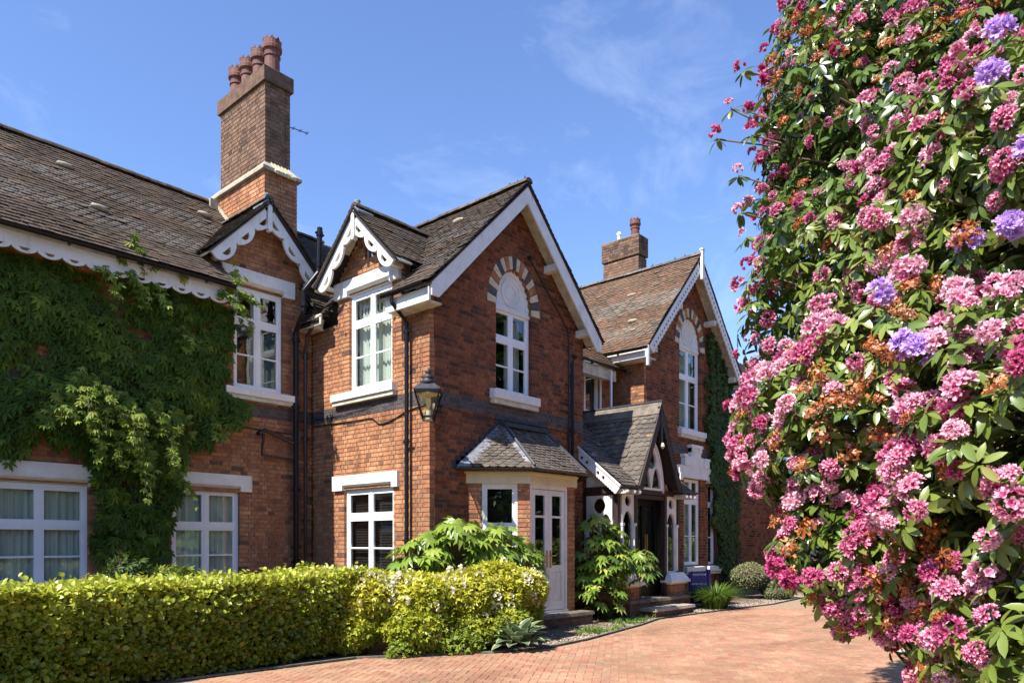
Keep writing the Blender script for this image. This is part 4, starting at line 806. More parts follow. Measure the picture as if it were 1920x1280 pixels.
# ------------------------------------------------------------------ gothic porch
Fp = wframe('y', 8.42); FP = .36
porch = house
def gothic(fr, u0, u1, z0, z1, mat='white_paint', spring=None, th=.06, n=0., lights=2, base=None, label=None):
    """white tracery: lancets under a circle, built as strips"""
    m = MB(); sw = (u1-u0)/lights; sp = spring; N_ = 16
    def span(u):                 # solid intervals along z at u
        k = min(lights-1, int((u-u0)/sw)); c = u0+(k+.5)*sw; h = sw/2-.045; x = abs(u-c)
        if x < h: top = sp+h*1.55*math.sqrt(max(0, 1-(x/h)**1.6)); a0, a1 = z0+.05, top
        else: a0 = a1 = z0+.05
        cc = (u0+u1)/2; rr = min((u1-u0)*.24, .2); cz = z1-rr-.06; xx = abs(u-cc)
        if xx < rr: q = math.sqrt(rr*rr-xx*xx); b0, b1 = cz-q, cz+q
        else: b0 = b1 = cz
        return a0, a1, max(b0, a1+.02 if b1 > b0 else b0), b1
    K = 28*lights; us = [u0+(u1-u0)*i/K for i in range(K+1)]
    for i in range(K):
        a = span(us[i]+1e-4); b = span(us[i+1]-1e-4)
        segs = [(z0, z0, a[0], b[0])]
        if a[1] > a[0] or b[1] > b[0]: lo = (a[1], b[1])
        else: lo = (a[0], b[0])
        segs.append((lo[0], lo[1], a[2], b[2])); 
        segs.append((a[3], b[3], z1, z1))
        for p, q, r_, s2 in segs:
            if r_-p < 1e-4 and s2-q < 1e-4: continue
            m.hexa([fr(us[i], p, n-th), fr(us[i+1], q, n-th), fr(us[i+1], q, n), fr(us[i], p, n), fr(us[i], r_, n-th), fr(us[i+1], s2, n-th), fr(us[i+1], s2, n), fr(us[i], r_, n)], mat)
    for k in range(lights+1):    # shafts with little capitals
        u = u0+k*sw; m.fbox(fr, u-.028, u+.028, z0+.05, sp, n-th*.8, n+.03, mat); m.fbox(fr, u-.042, u+.042, sp-.03, sp+.03, n-th*.8, n+.045, mat)
    o = part('tracery_panel', m, house); g = MB(); g.fbox(fr, u0+.02, u1-.02, z0+.05, z1-.03, n-th*.6-.004, n-th*.6, 'glass'); part('pane', g, o); return o
Fpl = wframe('x', 12.87); base_z = .86
gothic(Fpl, 8.56, 9.22, base_z, 2.56, spring=1.98); gothic(Fp, 13.03, 13.5, base_z, 2.62, spring=1.95, lights=1); gothic(Fp, 14.86, 15.33, base_z, 2.62, spring=1.95, lights=1)
g = MB()
for x, y in ((12.93, 8.48), (13.55, 8.44), (14.80, 8.44), (15.43, 8.46)): g.box((x-.05, y-.05, FP), (x+.05, y+.05, 2.66), 'dark_timber')
g.box((12.80, 8.38, 2.62), (15.56, 8.52, 2.74), 'dark_timber'); g.box((12.82, 8.53, 2.60), (12.92, 9.24, 2.74), 'dark_timber'); g.box((13.5, 8.40, 2.52), (14.85, 8.48, 2.60), 'dark_timber'); part('timber_frame', g, house)
# plinth walls with moulded white copings
def plinth(x0, x1, y0, y1, nm='plinth'):
    o = part(nm, (lambda g: (g.box((x0+.012, y0+.012, .2), (x1-.012, y1, base_z-.2), 'mortar'), g)[1])(MB()), house); fr = wframe('y', y0)
    for c in range(5):
        u = x0-(.0 if c % 2 == 0 else .11)
        while u < x1-.02:
            a, b = max(u, x0), min(u+.218, x1); u += .228
            if b-a > .03: m = MB(); m.fbox(fr, a, b, .28+c*CO, .28+c*CO+BH, -.1, random.uniform(-.003, .003), 'brick', random.random()); part('brick', m, o)
    g = MB()
    for z0, z1, e0, e1 in ((base_z-.24, base_z-.20, .02, .06), (base_z-.20, base_z-.15, .09, .10), (base_z-.15, base_z+.02, .09, -.02)):
        g.hexa([(x0-e0, y0-e0, z0), (x1+e0, y0-e0, z0), (x1+e0, y1, z0), (x0-e0, y1, z0), (x0-e1, y0-e1, z1), (x1+e1, y0-e1, z1), (x1+e1, y1, z1), (x0-e1, y1, z1)], 'white_paint')
    part('coping', g, o)
plinth(12.84, 13.52, 8.30, 8.50); plinth(14.84, 15.52, 8.30, 8.50)
g = MB(); g.box((12.80, 8.52, .1), (12.93, 9.22, base_z-.15), 'brick', .3); g.box((12.72, 8.5, base_z-.15), (12.95, 9.23, base_z-.02), 'white_paint'); part('side_plinth', g, house)
# doors deep in the porch: dark glazed leaves
g = MB(); Fd = wframe('y', 8.62)
g.fbox(Fd, 13.5, 13.62, FP, 2.6, -.04, .04, 'black_paint'); g.fbox(Fd, 14.74, 14.86, FP, 2.6, -.04, .04, 'black_paint'); g.fbox(Fd, 13.62, 14.74, 2.5, 2.6, -.04, .04, 'black_paint'); part('door_frame', g, house)
for a, b in ((13.63, 14.175), (14.185, 14.73)):
    m = MB(); m.fbox(Fd, a, a+.07, FP+.02, 2.49, -.03, .03, 'black_paint'); m.fbox(Fd, b-.07, b, FP+.02, 2.49, -.03, .03, 'black_paint'); m.fbox(Fd, a+.07, b-.07, FP+.02, FP+.3, -.03, .028, 'black_paint'); m.fbox(Fd, a+.07, b-.07, 2.4, 2.49, -.03, .028, 'black_paint'); d = part('porch_door', m, house)
    g = MB(); g.fbox(Fd, a+.066, b-.066, FP+.296, 2.404, -.004, .002, 'glass'); part('pane', g, d)
    g = MB(); x = b-.035 if a < 14 else a+.035; g.tube([Fd(x, 1.25, .09), Fd(x, 1.75, .09)], .016, 'brass'); g.tube([Fd(x, 1.3, .03), Fd(x, 1.3, .09)], .01, 'brass'); g.tube([Fd(x, 1.7, .03), Fd(x, 1.7, .09)], .01, 'brass'); part('handle', g, d)
g = MB(); g.box((12.95, 8.53, .1), (15.4, 10.4, FP-.01), 'grey_stone'); g.box((15.3, 8.52, .1), (15.42, 10.4, 2.6), 'room_plaster'); g.box((12.95, 10.40, .3), (15.3, 10.44, 2.7), 'dark_timber'); part('porch_floor', g, house)
# gable tracery window of the porch
m = MB(); c, h, z0, zt = 14.12, .50, 2.72, 3.78; K = 34; fr = wframe('y', 8.36)
def lanc(u):
    x = abs(u-c); return z0+(zt-z0)*max(0, 1-(x/h)**1.75)**.62
us = [c-h+2*h*i/K for i in range(K+1)]
def hole(u):
    x = u-c; s2 = abs(abs(x)-h*.44); r = h*.37
    t1 = z0+.05+(.45*(1-(s2/r)**1.8)**.6 if s2 < r else 0); rr = h*.40; cz = z0+.66; q = math.sqrt(rr*rr-x*x) if abs(x) < rr else 0
    return t1, max(cz-q, t1+.02), cz+q
for i in range(K):
    a, b = us[i], us[i+1]; A, B = hole(a), hole(b); ta, tb = lanc(a), lanc(b)
    segs = [(z0, z0, z0+.05, z0+.05), (A[0], B[0], min(A[1], ta), min(B[1], tb))]
    if A[2] < ta or B[2] < tb: segs.append((min(A[2], ta), min(B[2], tb), ta, tb))
    for p, q, r_, s2 in segs:
        if r_-p < 1e-4 and s2-q < 1e-4: continue
        m.hexa([fr(a, p, -.06), fr(b, q, -.06), fr(b, q, 0), fr(a, p, 0), fr(a, r_, -.06), fr(b, s2, -.06), fr(b, s2, 0), fr(a, r_, 0)], 'white_paint')
for i in range(K):               # outer rib
    a, b = us[i], us[i+1]; ta, tb = lanc(a), lanc(b)
    m.hexa([fr(a, ta-.05, -.06), fr(b, tb-.05, -.06), fr(b, tb-.05, .03), fr(a, ta-.05, .03), fr(a, ta+.03, -.06), fr(b, tb+.03, -.06), fr(b, tb+.03, .03), fr(a, ta+.03, .03)], 'white_paint')
o = part('tracery_window', m, house)
g = MB(); g.prism([(us[0], z0)]+[(u, max(z0+.01, lanc(u)-.02)) for u in us]+[(us[-1], z0)], fr, -.035, -.03, 'glass'); part('pane', g, o)
g = MB(); g.prism([(13.45, 2.72), (14.18, 4.36), (14.91, 2.72)], wframe('y', 8.5), -.04, .0, 'dark_timber'); part('gable_panel', g, house)
for sx in (-1, 1):               # dark bargeboards with a cusped inner edge
    d = Vector((sx*.9, -1.82)).normalized(); w = Vector((d.y*sx, -d.x*sx)); w = -w if w.y > 0 else w; Fo = wframe('y', 8.18)
    f2 = lambda u, v, nn, d=d, w=w: Fo(14.18+d.x*u-w.x*v, PR-.03+d.y*u-w.y*v, nn)
    m = scallop_board(f2, 2.04, .15, .03, 14, .04, 'dark_timber', start=.05, holes=False); b = part('bargeboard', m, house)
    g = MB(); g.hexa([f2(0, 0, -.3), f2(2.04, 0, -.3), f2(2.04, 0, .04), f2(0, 0, .04), f2(0, .02, -.3), f2(2.04, .02, -.3), f2(2.04, .02, .05), f2(0, .02, .05)], 'dark_timber'); part('soffit', g, b)
g = MB(); g.fbox(wframe('y', 8.18), 14.14, 14.22, 3.75, 4.5, -.02, .05, 'dark_timber'); g.lathe((14.18, 8.12, 3.66), [(.0, -.06), (.05, 0), (.03, .08)], 'old_white_paint', 8); part('finial_post', g, house)
# lean-to verge: lit white board with sawtooth and bosses
Fv = wframe('x', 12.64); dv = Vector((-1, .82)).normalized()
a, b = Vector((8.18, lz(8.18)-.02)), Vector((9.6, lz(9.6)-.02)); ln = (b-a).length; dv = (b-a).normalized(); wv = Vector((dv.y, -dv.x))
f2 = lambda u, v, n: Fv(a.x+dv.x*u-wv.x*v, a.y+dv.y*u-wv.y*v, n)
m = scallop_board(f2, ln, .21, .025, 26, .03, 'white_paint', start=0, holes=False); m.hexa([f2(0, -.02, .03), f2(ln, -.02, .03), f2(ln, -.02, .06), f2(0, -.02, .06), f2(0, .02, .03), f2(ln, .02, .03), f2(ln, .02, .06), f2(0, .02, .06)], 'white_paint'); b_ = part('bargeboard', m, house)
g = MB()
for u in (.45, .62, .98, 1.15): g.tube([f2(u, -.11, .03), f2(u, -.11, .05)], .028, 'dark_timber', 10)
part('carved_dots', g, b_)
g = MB(); g.prism([(8.55, 2.74), (9.2, 2.74), (9.2, 3.3)], wframe('x', 12.85), -.04, 0, 'old_white_paint'); part('gable_panel', g, house)
for x in (12.72, 12.98, 13.18, 15.2, 15.38, 15.58):
    g = MB(); g.box((x-.04, 8.10, 2.57), (x+.04, 8.4, 2.66), 'old_white_paint'); g.lathe((x, 8.10, 2.56), [(.0, 0), (.05, .03), (.05, .07), (0, .1)], 'old_white_paint', 8); part('rafter_end', g, house)
g = MB(); g.box((12.7, 8.95, 3.38), (12.86, 9.5, 3.46), 'lead'); g.hexa([(12.66, 9.22, 3.5), (12.95, 9.1, 3.44), (13.2, 9.3, 3.62), (12.8, 9.6, 3.9), (12.66, 9.22, 3.53), (12.95, 9.1, 3.47), (13.2, 9.3, 3.66), (12.8, 9.6, 3.94)], 'lead'); part('flashing', g, house)
# ------------------------------------------------------------------ drainpipes, cables
def pipe(pts, r=.038, mat='black_paint', brk=True, name='drainpipe', collars=(), spread=.11, N=(0, -1, 0)):
    m = MB(); m.tube(pts, r, mat, 12)
    for z in collars:
        for p, q in zip(pts, pts[1:]):
            if min(p[2], q[2]) <= z <= max(p[2], q[2]) and abs(p[2]-q[2]) > .3:
                t = (z-p[2])/(q[2]-p[2]); c = Vector(p).lerp(Vector(q), t); m.tube([c-Vector((0, 0, .045)), c+Vector((0, 0, .045))], r*1.28, mat, 12)
                if brk: 
                    s2 = Vector((0, 0, 1)).cross(Vector(N))*.09; m.box(tuple(c-Vector((abs(s2.x)+.01, abs(s2.y)+.01, .015))), tuple(c+Vector((abs(s2.x)+.01, abs(s2.y)+.01, .015))), mat)
    o = put(name, m.mesh(name), house); me = o.data
    return o
pipe([(8.15, 12.12, 7.62), (8.12, 12.12, 6.75), (7.86, 12.22, 6.35), (7.86, 12.22, 5.98), (7.93, 12.6, 5.65), (7.93, 12.6, 0.1)], .052, 'black_paint', collars=(7.5, 6.9, 6.1, 5.5, 4.2, 2.6, 1.2), name='soil_pipe')
pipe([(8.12, 12.14, 5.9), (8.12, 12.5, 5.6), (8.14, 12.6, 5.3), (8.14, 12.6, .1)], .036, 'brown_pipe', collars=(5.2, 3.6, 2.0, .9))
pipe([(7.88, 12.62, 3.5), (7.5, 12.62, 3.62), (7.28, 12.62, 3.68), (7.22, 12.66, 3.62), (7.20, 12.76, 3.62)], .042, 'brown_pipe', name='waste_pipe'); pipe([(7.26, 12.63, 3.6), (7.22, 12.63, 3.22), (7.9, 12.63, 3.16)], .025, 'brown_pipe', name='waste_pipe')
pipe([(7.95, 9.72, 5.72), (7.95, 9.72, 5.62), (8.28, 9.72, 5.35), (8.28, 9.72, .1)], .036, collars=(5.2, 3.3, 1.6), N=(-1, 0, 0))
pipe([(13.0, 9.95, 5.8), (13.0, 9.95, 5.7), (12.9, 9.75, 5.66), (12.30, 9.08, 5.42), (12.28, 9.15, 5.3), (12.28, 9.15, .1)], .036, collars=(5.0, 3.9, 2.4))
pipe([(10.97, 9.215, 7.12), (12.22, 9.215, 5.98), (12.25, 9.215, 5.7), (12.24, 9.215, 3.2)], .014, 'brown_pipe', brk=False, name='conduit', collars=(5.5, 4.4)); g = MB(); g.tube([(10.97, 9.25, 7.12), (10.97, 9.18, 7.12)], .04, 'brown_pipe', 10); part('junction_box', g, house)
def cable(pts, r=.009, mat='black_paint'):
    P = [Vector(p) for p in pts]; Q = []
    for i in range(len(P)-1):
        p0, p1, p2, p3 = P[max(0, i-1)], P[i], P[i+1], P[min(len(P)-1, i+2)]
        for k in range(8):
            t = k/8; Q.append(.5*((2*p1)+(-p0+p2)*t+(2*p0-5*p1+4*p2-p3)*t*t+(-p0+3*p1-3*p2+p3)*t**3))
    Q.append(P[-1]); m = MB(); m.tube(Q, r, mat, 6); part('cable', m, house, smooth=True)
cable([(8.362, 12.7, 3.88), (8.362, 12.1, 3.86), (8.362, 11.2, 3.84), (8.362, 10.8, 3.83), (8.362, 10.55, 3.70), (8.362, 10.2, 3.74), (8.362, 9.9, 3.82), (8.362, 9.55, 3.88), (8.36, 9.26, 3.90)], .011)
cable([(8.362, 12.7, 4.0), (8.362, 11.9, 3.99), (8.362, 11.2, 4.02), (8.362, 10.7, 4.08)], .006)
cable([(8.45, 9.222, 3.93), (8.9, 9.222, 3.88), (9.6, 9.222, 3.84), (10.8, 9.222, 3.86), (12.1, 9.222, 3.84), (12.2, 9.222, 3.7)], .006)
cable([(4.3, 12.712, 3.8), (6.2, 12.712, 3.76), (7.0, 12.712, 3.70), (7.9, 12.712, 3.68)], .009); cable([(8.6, 9.225, 3.9), (8.62, 9.2, 3.6), (8.5, 9.21, 3.45)], .006)
for x, z in ((12.23, 8.0),): pass
# ------------------------------------------------------------------ wall lantern
lp = thing('wall_lantern', 'four sided black lantern on a bracket at the corner of the main gable', 'lantern', (8.10, 8.97, 3.55))
cl = Vector((8.10, 8.97, 0)); R0, R1, zb, ztp = .11, .285, 3.62, 4.02; rot = R(41.4)
def lpt(r, k, z): a = rot+R(45)+k*math.pi/2; return Vector((cl.x+r*math.cos(a), cl.y+r*math.sin(a), z))
m = MB()
for k in range(4):
    m.beam(lpt(R0, k, zb-.06), lpt(R1, k, ztp), .02, .02, 'black_paint'); m.beam(lpt(R0, k, zb), lpt(R0, k+1, zb), .02, .025, 'black_paint'); m.beam(lpt(R1, k, ztp), lpt(R1, k+1, ztp), .025, .03, 'black_paint')
part('lantern_frame', m, lp)
for k in range(4):
    g = MB(); a, b, c, d = lpt(R0-.008, k, zb+.01), lpt(R0-.008, k+1, zb+.01), lpt(R1-.012, k+1, ztp-.01), lpt(R1-.012, k, ztp-.01); g.add([a, b, c, d], [(0, 1, 2, 3)], 'lamp_glass'); part('pane', g, lp)
g = MB(); prof = [(.31, ztp+.015), (.31, ztp+.035), (.16, ztp+.13), (.15, ztp+.14), (.10, ztp+.20), (.10, ztp+.21), (.085, ztp+.225), (.12, ztp+.24), (.05, ztp+.27), (.035, ztp+.31), (.06, ztp+.325), (.02, ztp+.37), (0.001, ztp+.42)]
g.lathe((cl.x, cl.y, 0), prof[:3], 'dark_lead', 4, rot=rot+R(45)); part('lantern_roof', g, lp)
g = MB(); g.lathe((cl.x, cl.y, 0), prof[3:], 'dark_lead', 14); part('lantern_finial', g, lp, smooth=True)
g = MB(); g.lathe((cl.x, cl.y, zb-.07), [(.05, 0), (.08, .02), (.08, .06)], 'stone', 12); g.lathe((cl.x, cl.y, zb+.0), [(.045, 0), (.045, .10), (.02, .11)], 'old_white_paint', 12); g.lathe((cl.x, cl.y, zb+.1), [(.018, 0), (.028, .06), (.05, .14), (.045, .2), (.0, .24)], 'cream_paint', 12); g.box((cl.x-.14, cl.y-.14, ztp-.05), (cl.x+.14, cl.y+.14, ztp-.02), 'cream_paint'); part('bulb', g, lp)
g = MB(); g.tube([(8.49, 9.23, 3.88), (8.45, 9.0, 3.86), (8.28, 8.9, 3.72), (8.14, 8.93, 3.60)], .014, 'black_paint'); g.tube([(8.49, 9.23, 3.88), (8.38, 9.12, 3.98), (8.26, 9.02, 4.0)], .012, 'black_paint'); g.lathe((8.48, 9.21, 3.82), [(.045, 0), (.05, .05), (.045, .1)], 'lead', 10); part('bracket', g, lp)
# ------------------------------------------------------------------ aerial, sign
ta = thing('tv_aerial', 'thin dark television aerial sticking out behind the tall chimney', 'aerial', (8.04, 13.85, 9.2))
g = MB(); g.tube([(8.04, 13.85, 9.2), (8.04, 13.85, 10.42)], .014, 'black_paint', 6); part('mast', g, ta)
g = MB(); b0, b1 = Vector((8.04, 13.85, 10.33)), Vector((8.98, 13.8, 10.40)); g.tube([b0, b1], .009, 'black_paint', 6)
for i in range(6): p = b0.lerp(b1, .12+.17*i); g.tube([p+Vector((.03, .12, .03)), p-Vector((.03, .12, .03))], .006, 'black_paint', 5); g.tube([p+Vector((0, 0, .035)), p-Vector((0, 0, .035))], .005, 'black_paint', 5)
part('aerial_boom', g, ta)
sg = thing('reception_sign', 'blue reception sign board with white lettering and a round blue post beside the porch', 'sign', (16.2, 8.25, 0))
sa = R(-30); su = Vector((math.cos(sa), math.sin(sa), 0)); sn_ = Vector((math.sin(sa), -math.cos(sa), 0)); so = Vector((16.2, 8.25, 0)); Fz = frame(so, su, (0, 0, 1), sn_)
g = MB(); g.fbox(Fz, -.26, .17, .12, .88, -.02, .02, 'sign_blue'); part('sign_panel', g, sg)
g = MB(); p = Fz(.22, 0, 0); g.lathe((p.x, p.y, 0), [(.055, 0), (.055, .90), (.05, .92), (0, .925)], 'sign_blue', 16); part('post', g, sg, smooth=False)
g = MB(); p = Fz(-.29, 0, 0); g.lathe((p.x, p.y, 0), [(.03, 0), (.03, .86), (0, .87)], 'sign_blue', 12); part('post', g, sg)
def text(s, fr_, u, v, n, size, mat, parent, nm='lettering'):
    cu = bpy.data.curves.new('text', 'FONT'); cu.body = s; cu.size = size; cu.align_x = 'CENTER'; cu.extrude = .0015; cu.resolution_u = 2
    to = bpy.data.objects.new('text', cu); C.objects.link(to); dg = bpy.context.evaluated_depsgraph_get(); me = bpy.data.meshes.new_from_object(to.evaluated_get(dg)); bpy.data.objects.remove(to)
    me.materials.clear(); me.materials.append(MATS[mat]); A = fr_(1, 0, 0)-fr_(0, 0, 0); B = Vector((0, 0, 1)); D = fr_(0, 0, 1)-fr_(0, 0, 0); O = fr_(u, v, n)
    me.transform(Matrix(((A.x, B.x, D.x, O.x), (A.y, B.y, D.y, O.y), (A.z, B.z, D.z, O.z), (0, 0, 0, 1)))); return put(nm, me, parent)
text('RECEPTION', Fz, -.05, .78, .023, .066, 'sign_white', sg); text('BEDROOMS 1-8', Fz, -.04, .56, .023, .056, 'sign_white', sg)
g = MB(); g.prism([(.105, .80), (.125, .835), (.145, .80), (.130, .80), (.130, .77), (.12, .77), (.12, .80)], Fz, .021, .024, 'sign_white'); g.fbox(Fz, -.25, -.24, .575, .59, .021, .024, 'sign_white'); part('arrow', g, sg)
# ------------------------------------------------------------------ vegetation helpers
def U3(n): v = rng.normal(size=(n, 3)); return unit(v)
def on_blobs(blobs, dens, jit=.12, cull=.82, back=True):
    """random points on the outside of a union of ellipsoids; returns points and outward normals"""
    P = []; Nn = []
    for i, (c, r) in enumerate(blobs):
        c = np.array(c, float); r = np.array(r, float); a = 4*math.pi*((r[0]*r[1])**1.6/3+(r[0]*r[2])**1.6/3+(r[1]*r[2])**1.6/3)**(1/1.6); n = int(a*dens)
        d = U3(n); p = c+d*r*(1-jit*rng.random((n, 1))**1.3+.05*rng.normal(size=(n, 1))*.5); nn = unit(d/r)
        keep = np.ones(n, bool)
        for j, (c2, r2) in enumerate(blobs):
            if j != i: keep &= (((p-np.array(c2))/np.array(r2))**2).sum(1) > cull**2
        P.append(p[keep]); Nn.append(nn[keep])
    return np.concatenate(P), np.concatenate(Nn)
def lump(p, s=1.7, seed=0):     # smooth pseudo noise -1..1
    q = p*s+seed; return (np.sin(q[:, 0]*1.7+1.3*np.sin(q[:, 1]*1.3+q[:, 2]))+np.sin(q[:, 1]*2.1+1.1*np.sin(q[:, 2]*1.7+q[:, 0]*.7))+np.sin(q[:, 2]*1.9+1.7*np.sin(q[:, 0]*.9)))/3
def foliage(name, tmpl, pos, nrm, size, mat, tint, parent, out=.55, up=.6, tip_down=.0, kind=None, tagged=None, rnd=.5):
    n = len(pos); nd = unit(nrm*out+np.array([0, 0, up])+U3(n)*rnd); y = unit(U3(n)*.9+nrm*.5+np.array([0, 0, -tip_down]))
    X, Y, Z = orient(nd, y); me = scatter(name, tmpl[0], tmpl[1], pos, X, Y, Z, size, tint, mat)
    return put(name, me, parent, kind=kind)
def stems(name, paths, r, mat, parent, seg=5):
    m = MB()
    for p in paths: m.tube(p, r if not callable(r) else r(p), mat, seg, caps=False)
    return put(name, m.mesh(name, True), parent)
# ------------------------------------------------------------------ clipped hedge along the bed
hd = thing('clipped_hedge', 'long clipped yellow green hedge in front of the creeper covered wing', 'hedge', (3.0, 8.7, 0))
g = MB(); g.box((-2, 8.55, .0), (6.0, 9.35, .86), 'bark'); part('hedge_core', g, hd)  # solid dark box added inside to block light between the leaves
n = 46000; x = rng.uniform(-.4, 6.4, n); face = rng.random(n)
y = np.where(face < .62, 8.24+.16*rng.random(n)**1.5, rng.uniform(8.25, 9.45, n)); z = np.where(face < .62, rng.uniform(.03, 1.08, n), 1.02+.10*rng.random(n)-.04)
P = np.stack([x, y, z], 1); lm = lump(P, 2.6); P[:, 1] += np.where(face < .62, lm*.075+lump(P, 7)*.03, 0); P[:, 2] += np.where(face >= .62, lm*.045+.022*rng.normal(size=n)+.11*(rng.random(n) < .07)*rng.random(n), 0)+.03*np.clip(x-4.5, 0, 2); P[:, 1] += np.where((face < .62) & (z > .95), (z-.95)*.6, 0)
P[:, 1] += np.where((face < .62), .10*np.clip((.35-z)/.35, 0, 1), 0)
keep = ~((face < .62) & (z < .2) & (rng.random(n) < .25)) & (rng.random(n) < np.where(face < .62, .72+.35*lm+.2*lump(P, 6, 4), 1.)); P = P[keep]; fc = face[keep]
N_ = np.where(fc[:, None] < .62, np.array([[0, -1., .25]]), np.array([[0, -.15, 1.]])); w = P[:, 2]
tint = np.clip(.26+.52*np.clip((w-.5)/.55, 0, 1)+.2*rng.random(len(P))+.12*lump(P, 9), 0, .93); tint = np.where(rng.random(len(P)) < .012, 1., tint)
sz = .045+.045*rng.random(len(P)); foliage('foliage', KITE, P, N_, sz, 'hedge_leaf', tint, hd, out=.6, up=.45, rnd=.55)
pp = []
for i in range(150):
    a = random.uniform(0, 6.2); b = 8.42+random.random()*.1; pp.append([(a, b, 0), (a+random.uniform(-.1, .1), b-.05, .35), (a+random.uniform(-.2, .2), b-.1-random.random()*.06, random.uniform(.6, .95))])
stems('twigs', pp, .006, 'twig', hd)
# ------------------------------------------------------------------ golden flowering shrub
def shrub(name, label, cat, blobs, dens, tmpl, size, mat, tfun, core=None, loc=None, out=.5, up=.6, rnd=.5, jit=.22, tip_down=.1, group=None, twig=40):
    c0 = blobs[0][0]; t = thing(name, label, cat, loc or (c0[0], c0[1], 0), group); P, N = on_blobs(blobs, dens, jit); k = P[:, 2] > .03; P, N = P[k], N[k]
    lm = lump(P, 4); k = rng.random(len(P)) < .85+.35*lm; P, N, lm = P[k], N[k], lm[k]; P = P+N*lm[:, None]*.05
    s = size*(.75+.5*rng.random(len(P))); foliage('foliage', tmpl, P, N, s, mat, tfun(P, N), t, out, up, tip_down, rnd=rnd)
    if core:  # solid dark blobs added under the leaves to block light
        g = MB()
        for c, r in blobs:
            r = [q*core for q in r]; pr = [(r[0]*math.cos(a), r[2]*math.sin(a)) for a in np.linspace(-1.5, 1.5, 7)]; g.lathe(c, pr, 'bark', 8)
        part('shrub_core', g, t)
    pp = []
    for i in range(twig):
        c, r = random.choice(blobs); d = Vector(U3(1)[0]); d.z = abs(d.z); pp.append([(c[0]+d.x*.1, c[1]+d.y*.1, 0), (c[0]+d.x*r[0]*.5, c[1]+d.y*r[1]*.5, c[2]*.6), (c[0]+d.x*r[0]*.95, c[1]+d.y*r[1]*.95, c[2]+d.z*r[2]*.9)])
    if pp: stems('stem', pp, .007, 'twig', t)
    return t, P, N
gb = [((6.2, 8.45, .38), (.4, .42, .36)), ((6.1, 8.6, .85), (.35, .4, .28)), ((6.45, 8.55, .75), (.55, .6, .42)), ((7.1, 8.15, .70), (.6, .62, .42)), ((7.75, 7.9, .72), (.6, .6, .40)), ((8.4, 7.8, .80), (.6, .58, .42)), ((8.95, 7.72, .78), (.42, .45, .36)), ((7.1, 7.9, .35), (.75, .5, .35)), ((8.1, 7.6, .35), (.8, .5, .35)), ((9.0, 7.75, .45), (.36, .4, .3))]
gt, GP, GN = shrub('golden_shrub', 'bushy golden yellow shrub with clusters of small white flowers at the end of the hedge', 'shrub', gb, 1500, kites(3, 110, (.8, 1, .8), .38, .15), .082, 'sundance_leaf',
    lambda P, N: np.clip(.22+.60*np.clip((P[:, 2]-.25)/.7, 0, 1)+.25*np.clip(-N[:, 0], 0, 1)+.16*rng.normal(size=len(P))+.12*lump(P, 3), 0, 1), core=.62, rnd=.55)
# white flower heads on it
def petals(n, r, pl, seed=0, hemi=True, rnd=False):
    rs = np.random.default_rng(seed); V = []; F = []; T = []
    for i in range(n):
        d = unit(rs.normal(size=3)); 
        if hemi: d[2] = abs(d[2])*.9+.05; d = unit(d)
        a = unit(np.cross(d, rs.normal(size=3))); b = np.cross(d, a); c = d*r*(.75+.3*rs.random())
        for k in range(5):
            t = 2*math.pi*k/5+rs.random()*.3; p = a*math.cos(t)+b*math.sin(t); s = np.cross(d, p); q = len(V); cup = .35+.5*rs.random()
            if rnd:
                e = .9+.2*rs.random(); V += [c*.82, c+p*pl*.5-s*pl*.40+d*pl*cup*.45, c+p*pl*e-s*pl*.24+d*pl*cup*(.8+.3*rs.random()), c+p*pl*e*1.05+d*pl*cup*.75, c+p*pl*e+s*pl*.24+d*pl*cup*(.8+.3*rs.random()), c+p*pl*.5+s*pl*.40+d*pl*cup*.45, c+p*pl*.5+d*pl*cup*.22]
                F += [(q, q+1, q+6), (q+1, q+2, q+6), (q+2, q+3, q+6), (q+3, q+4, q+6), (q+4, q+5, q+6), (q+5, q, q+6)]; T += [.1+.2*rs.random(), .5+.3*rs.random(), .7+.3*rs.random(), .7+.3*rs.random(), .5+.3*rs.random(), .1+.2*rs.random()]; continue
            V += [c*.82, c+p*pl*.55-s*pl*.42+d*pl*cup*.5, c+p*pl*(.9+.2*rs.random())+d*pl*cup, c+p*pl*.55+s*pl*.42+d*pl*cup*.5, c+p*pl*.5+d*pl*cup*.28]
            F += [(q, q+1, q+4), (q+1, q+2, q+4), (q+2, q+3, q+4), (q+3, q, q+4)]; T += [.15+.3*rs.random(), .6+.3*rs.random(), .6+.3*rs.random(), .15+.3*rs.random()]
    return np.array(V), F, np.array(T)
pv, pf, pt = petals(9, .035, .02, 3)
def tmpl_mesh(name, pv, pf, pt, mat):
    return mesh_from(name, pv, np.concatenate([np.array(f) for f in pf]), np.concatenate([[0], np.cumsum([len(f) for f in pf])[:-1]]), pt, [mat])
wf = tmpl_mesh('white_flower_head', pv, pf, pt, 'petal_white'); idx = [i for i in range(len(GP)) if GP[i, 2] > .45 and (GN[i, 2] > .2 or GN[i, 1] < -.3)]; random.shuffle(idx); spots = [Vector((6.6, 8.1, 1)), Vector((7.2, 7.6, .85)), Vector((7.9, 7.35, .6)), Vector((8.7, 7.4, 1.0)), Vector((6.3, 8.2, 1.1)), Vector((7.5, 7.7, 1.0))]
cnt = 0
for i in idx:
    p = Vector(GP[i]); d = min((p-s).length for s in spots)
    if random.random() > math.exp(-(d/.28)**2)+.02: continue
    put('flower_head', wf, gt, Matrix.Translation(p+Vector(GN[i])*.05)@Vector(GN[i]).to_track_quat('Z', 'Y').to_matrix().to_4x4()@Matrix.Scale(random.uniform(1.1, 1.7), 4)); cnt += 1
    if cnt > 85: break
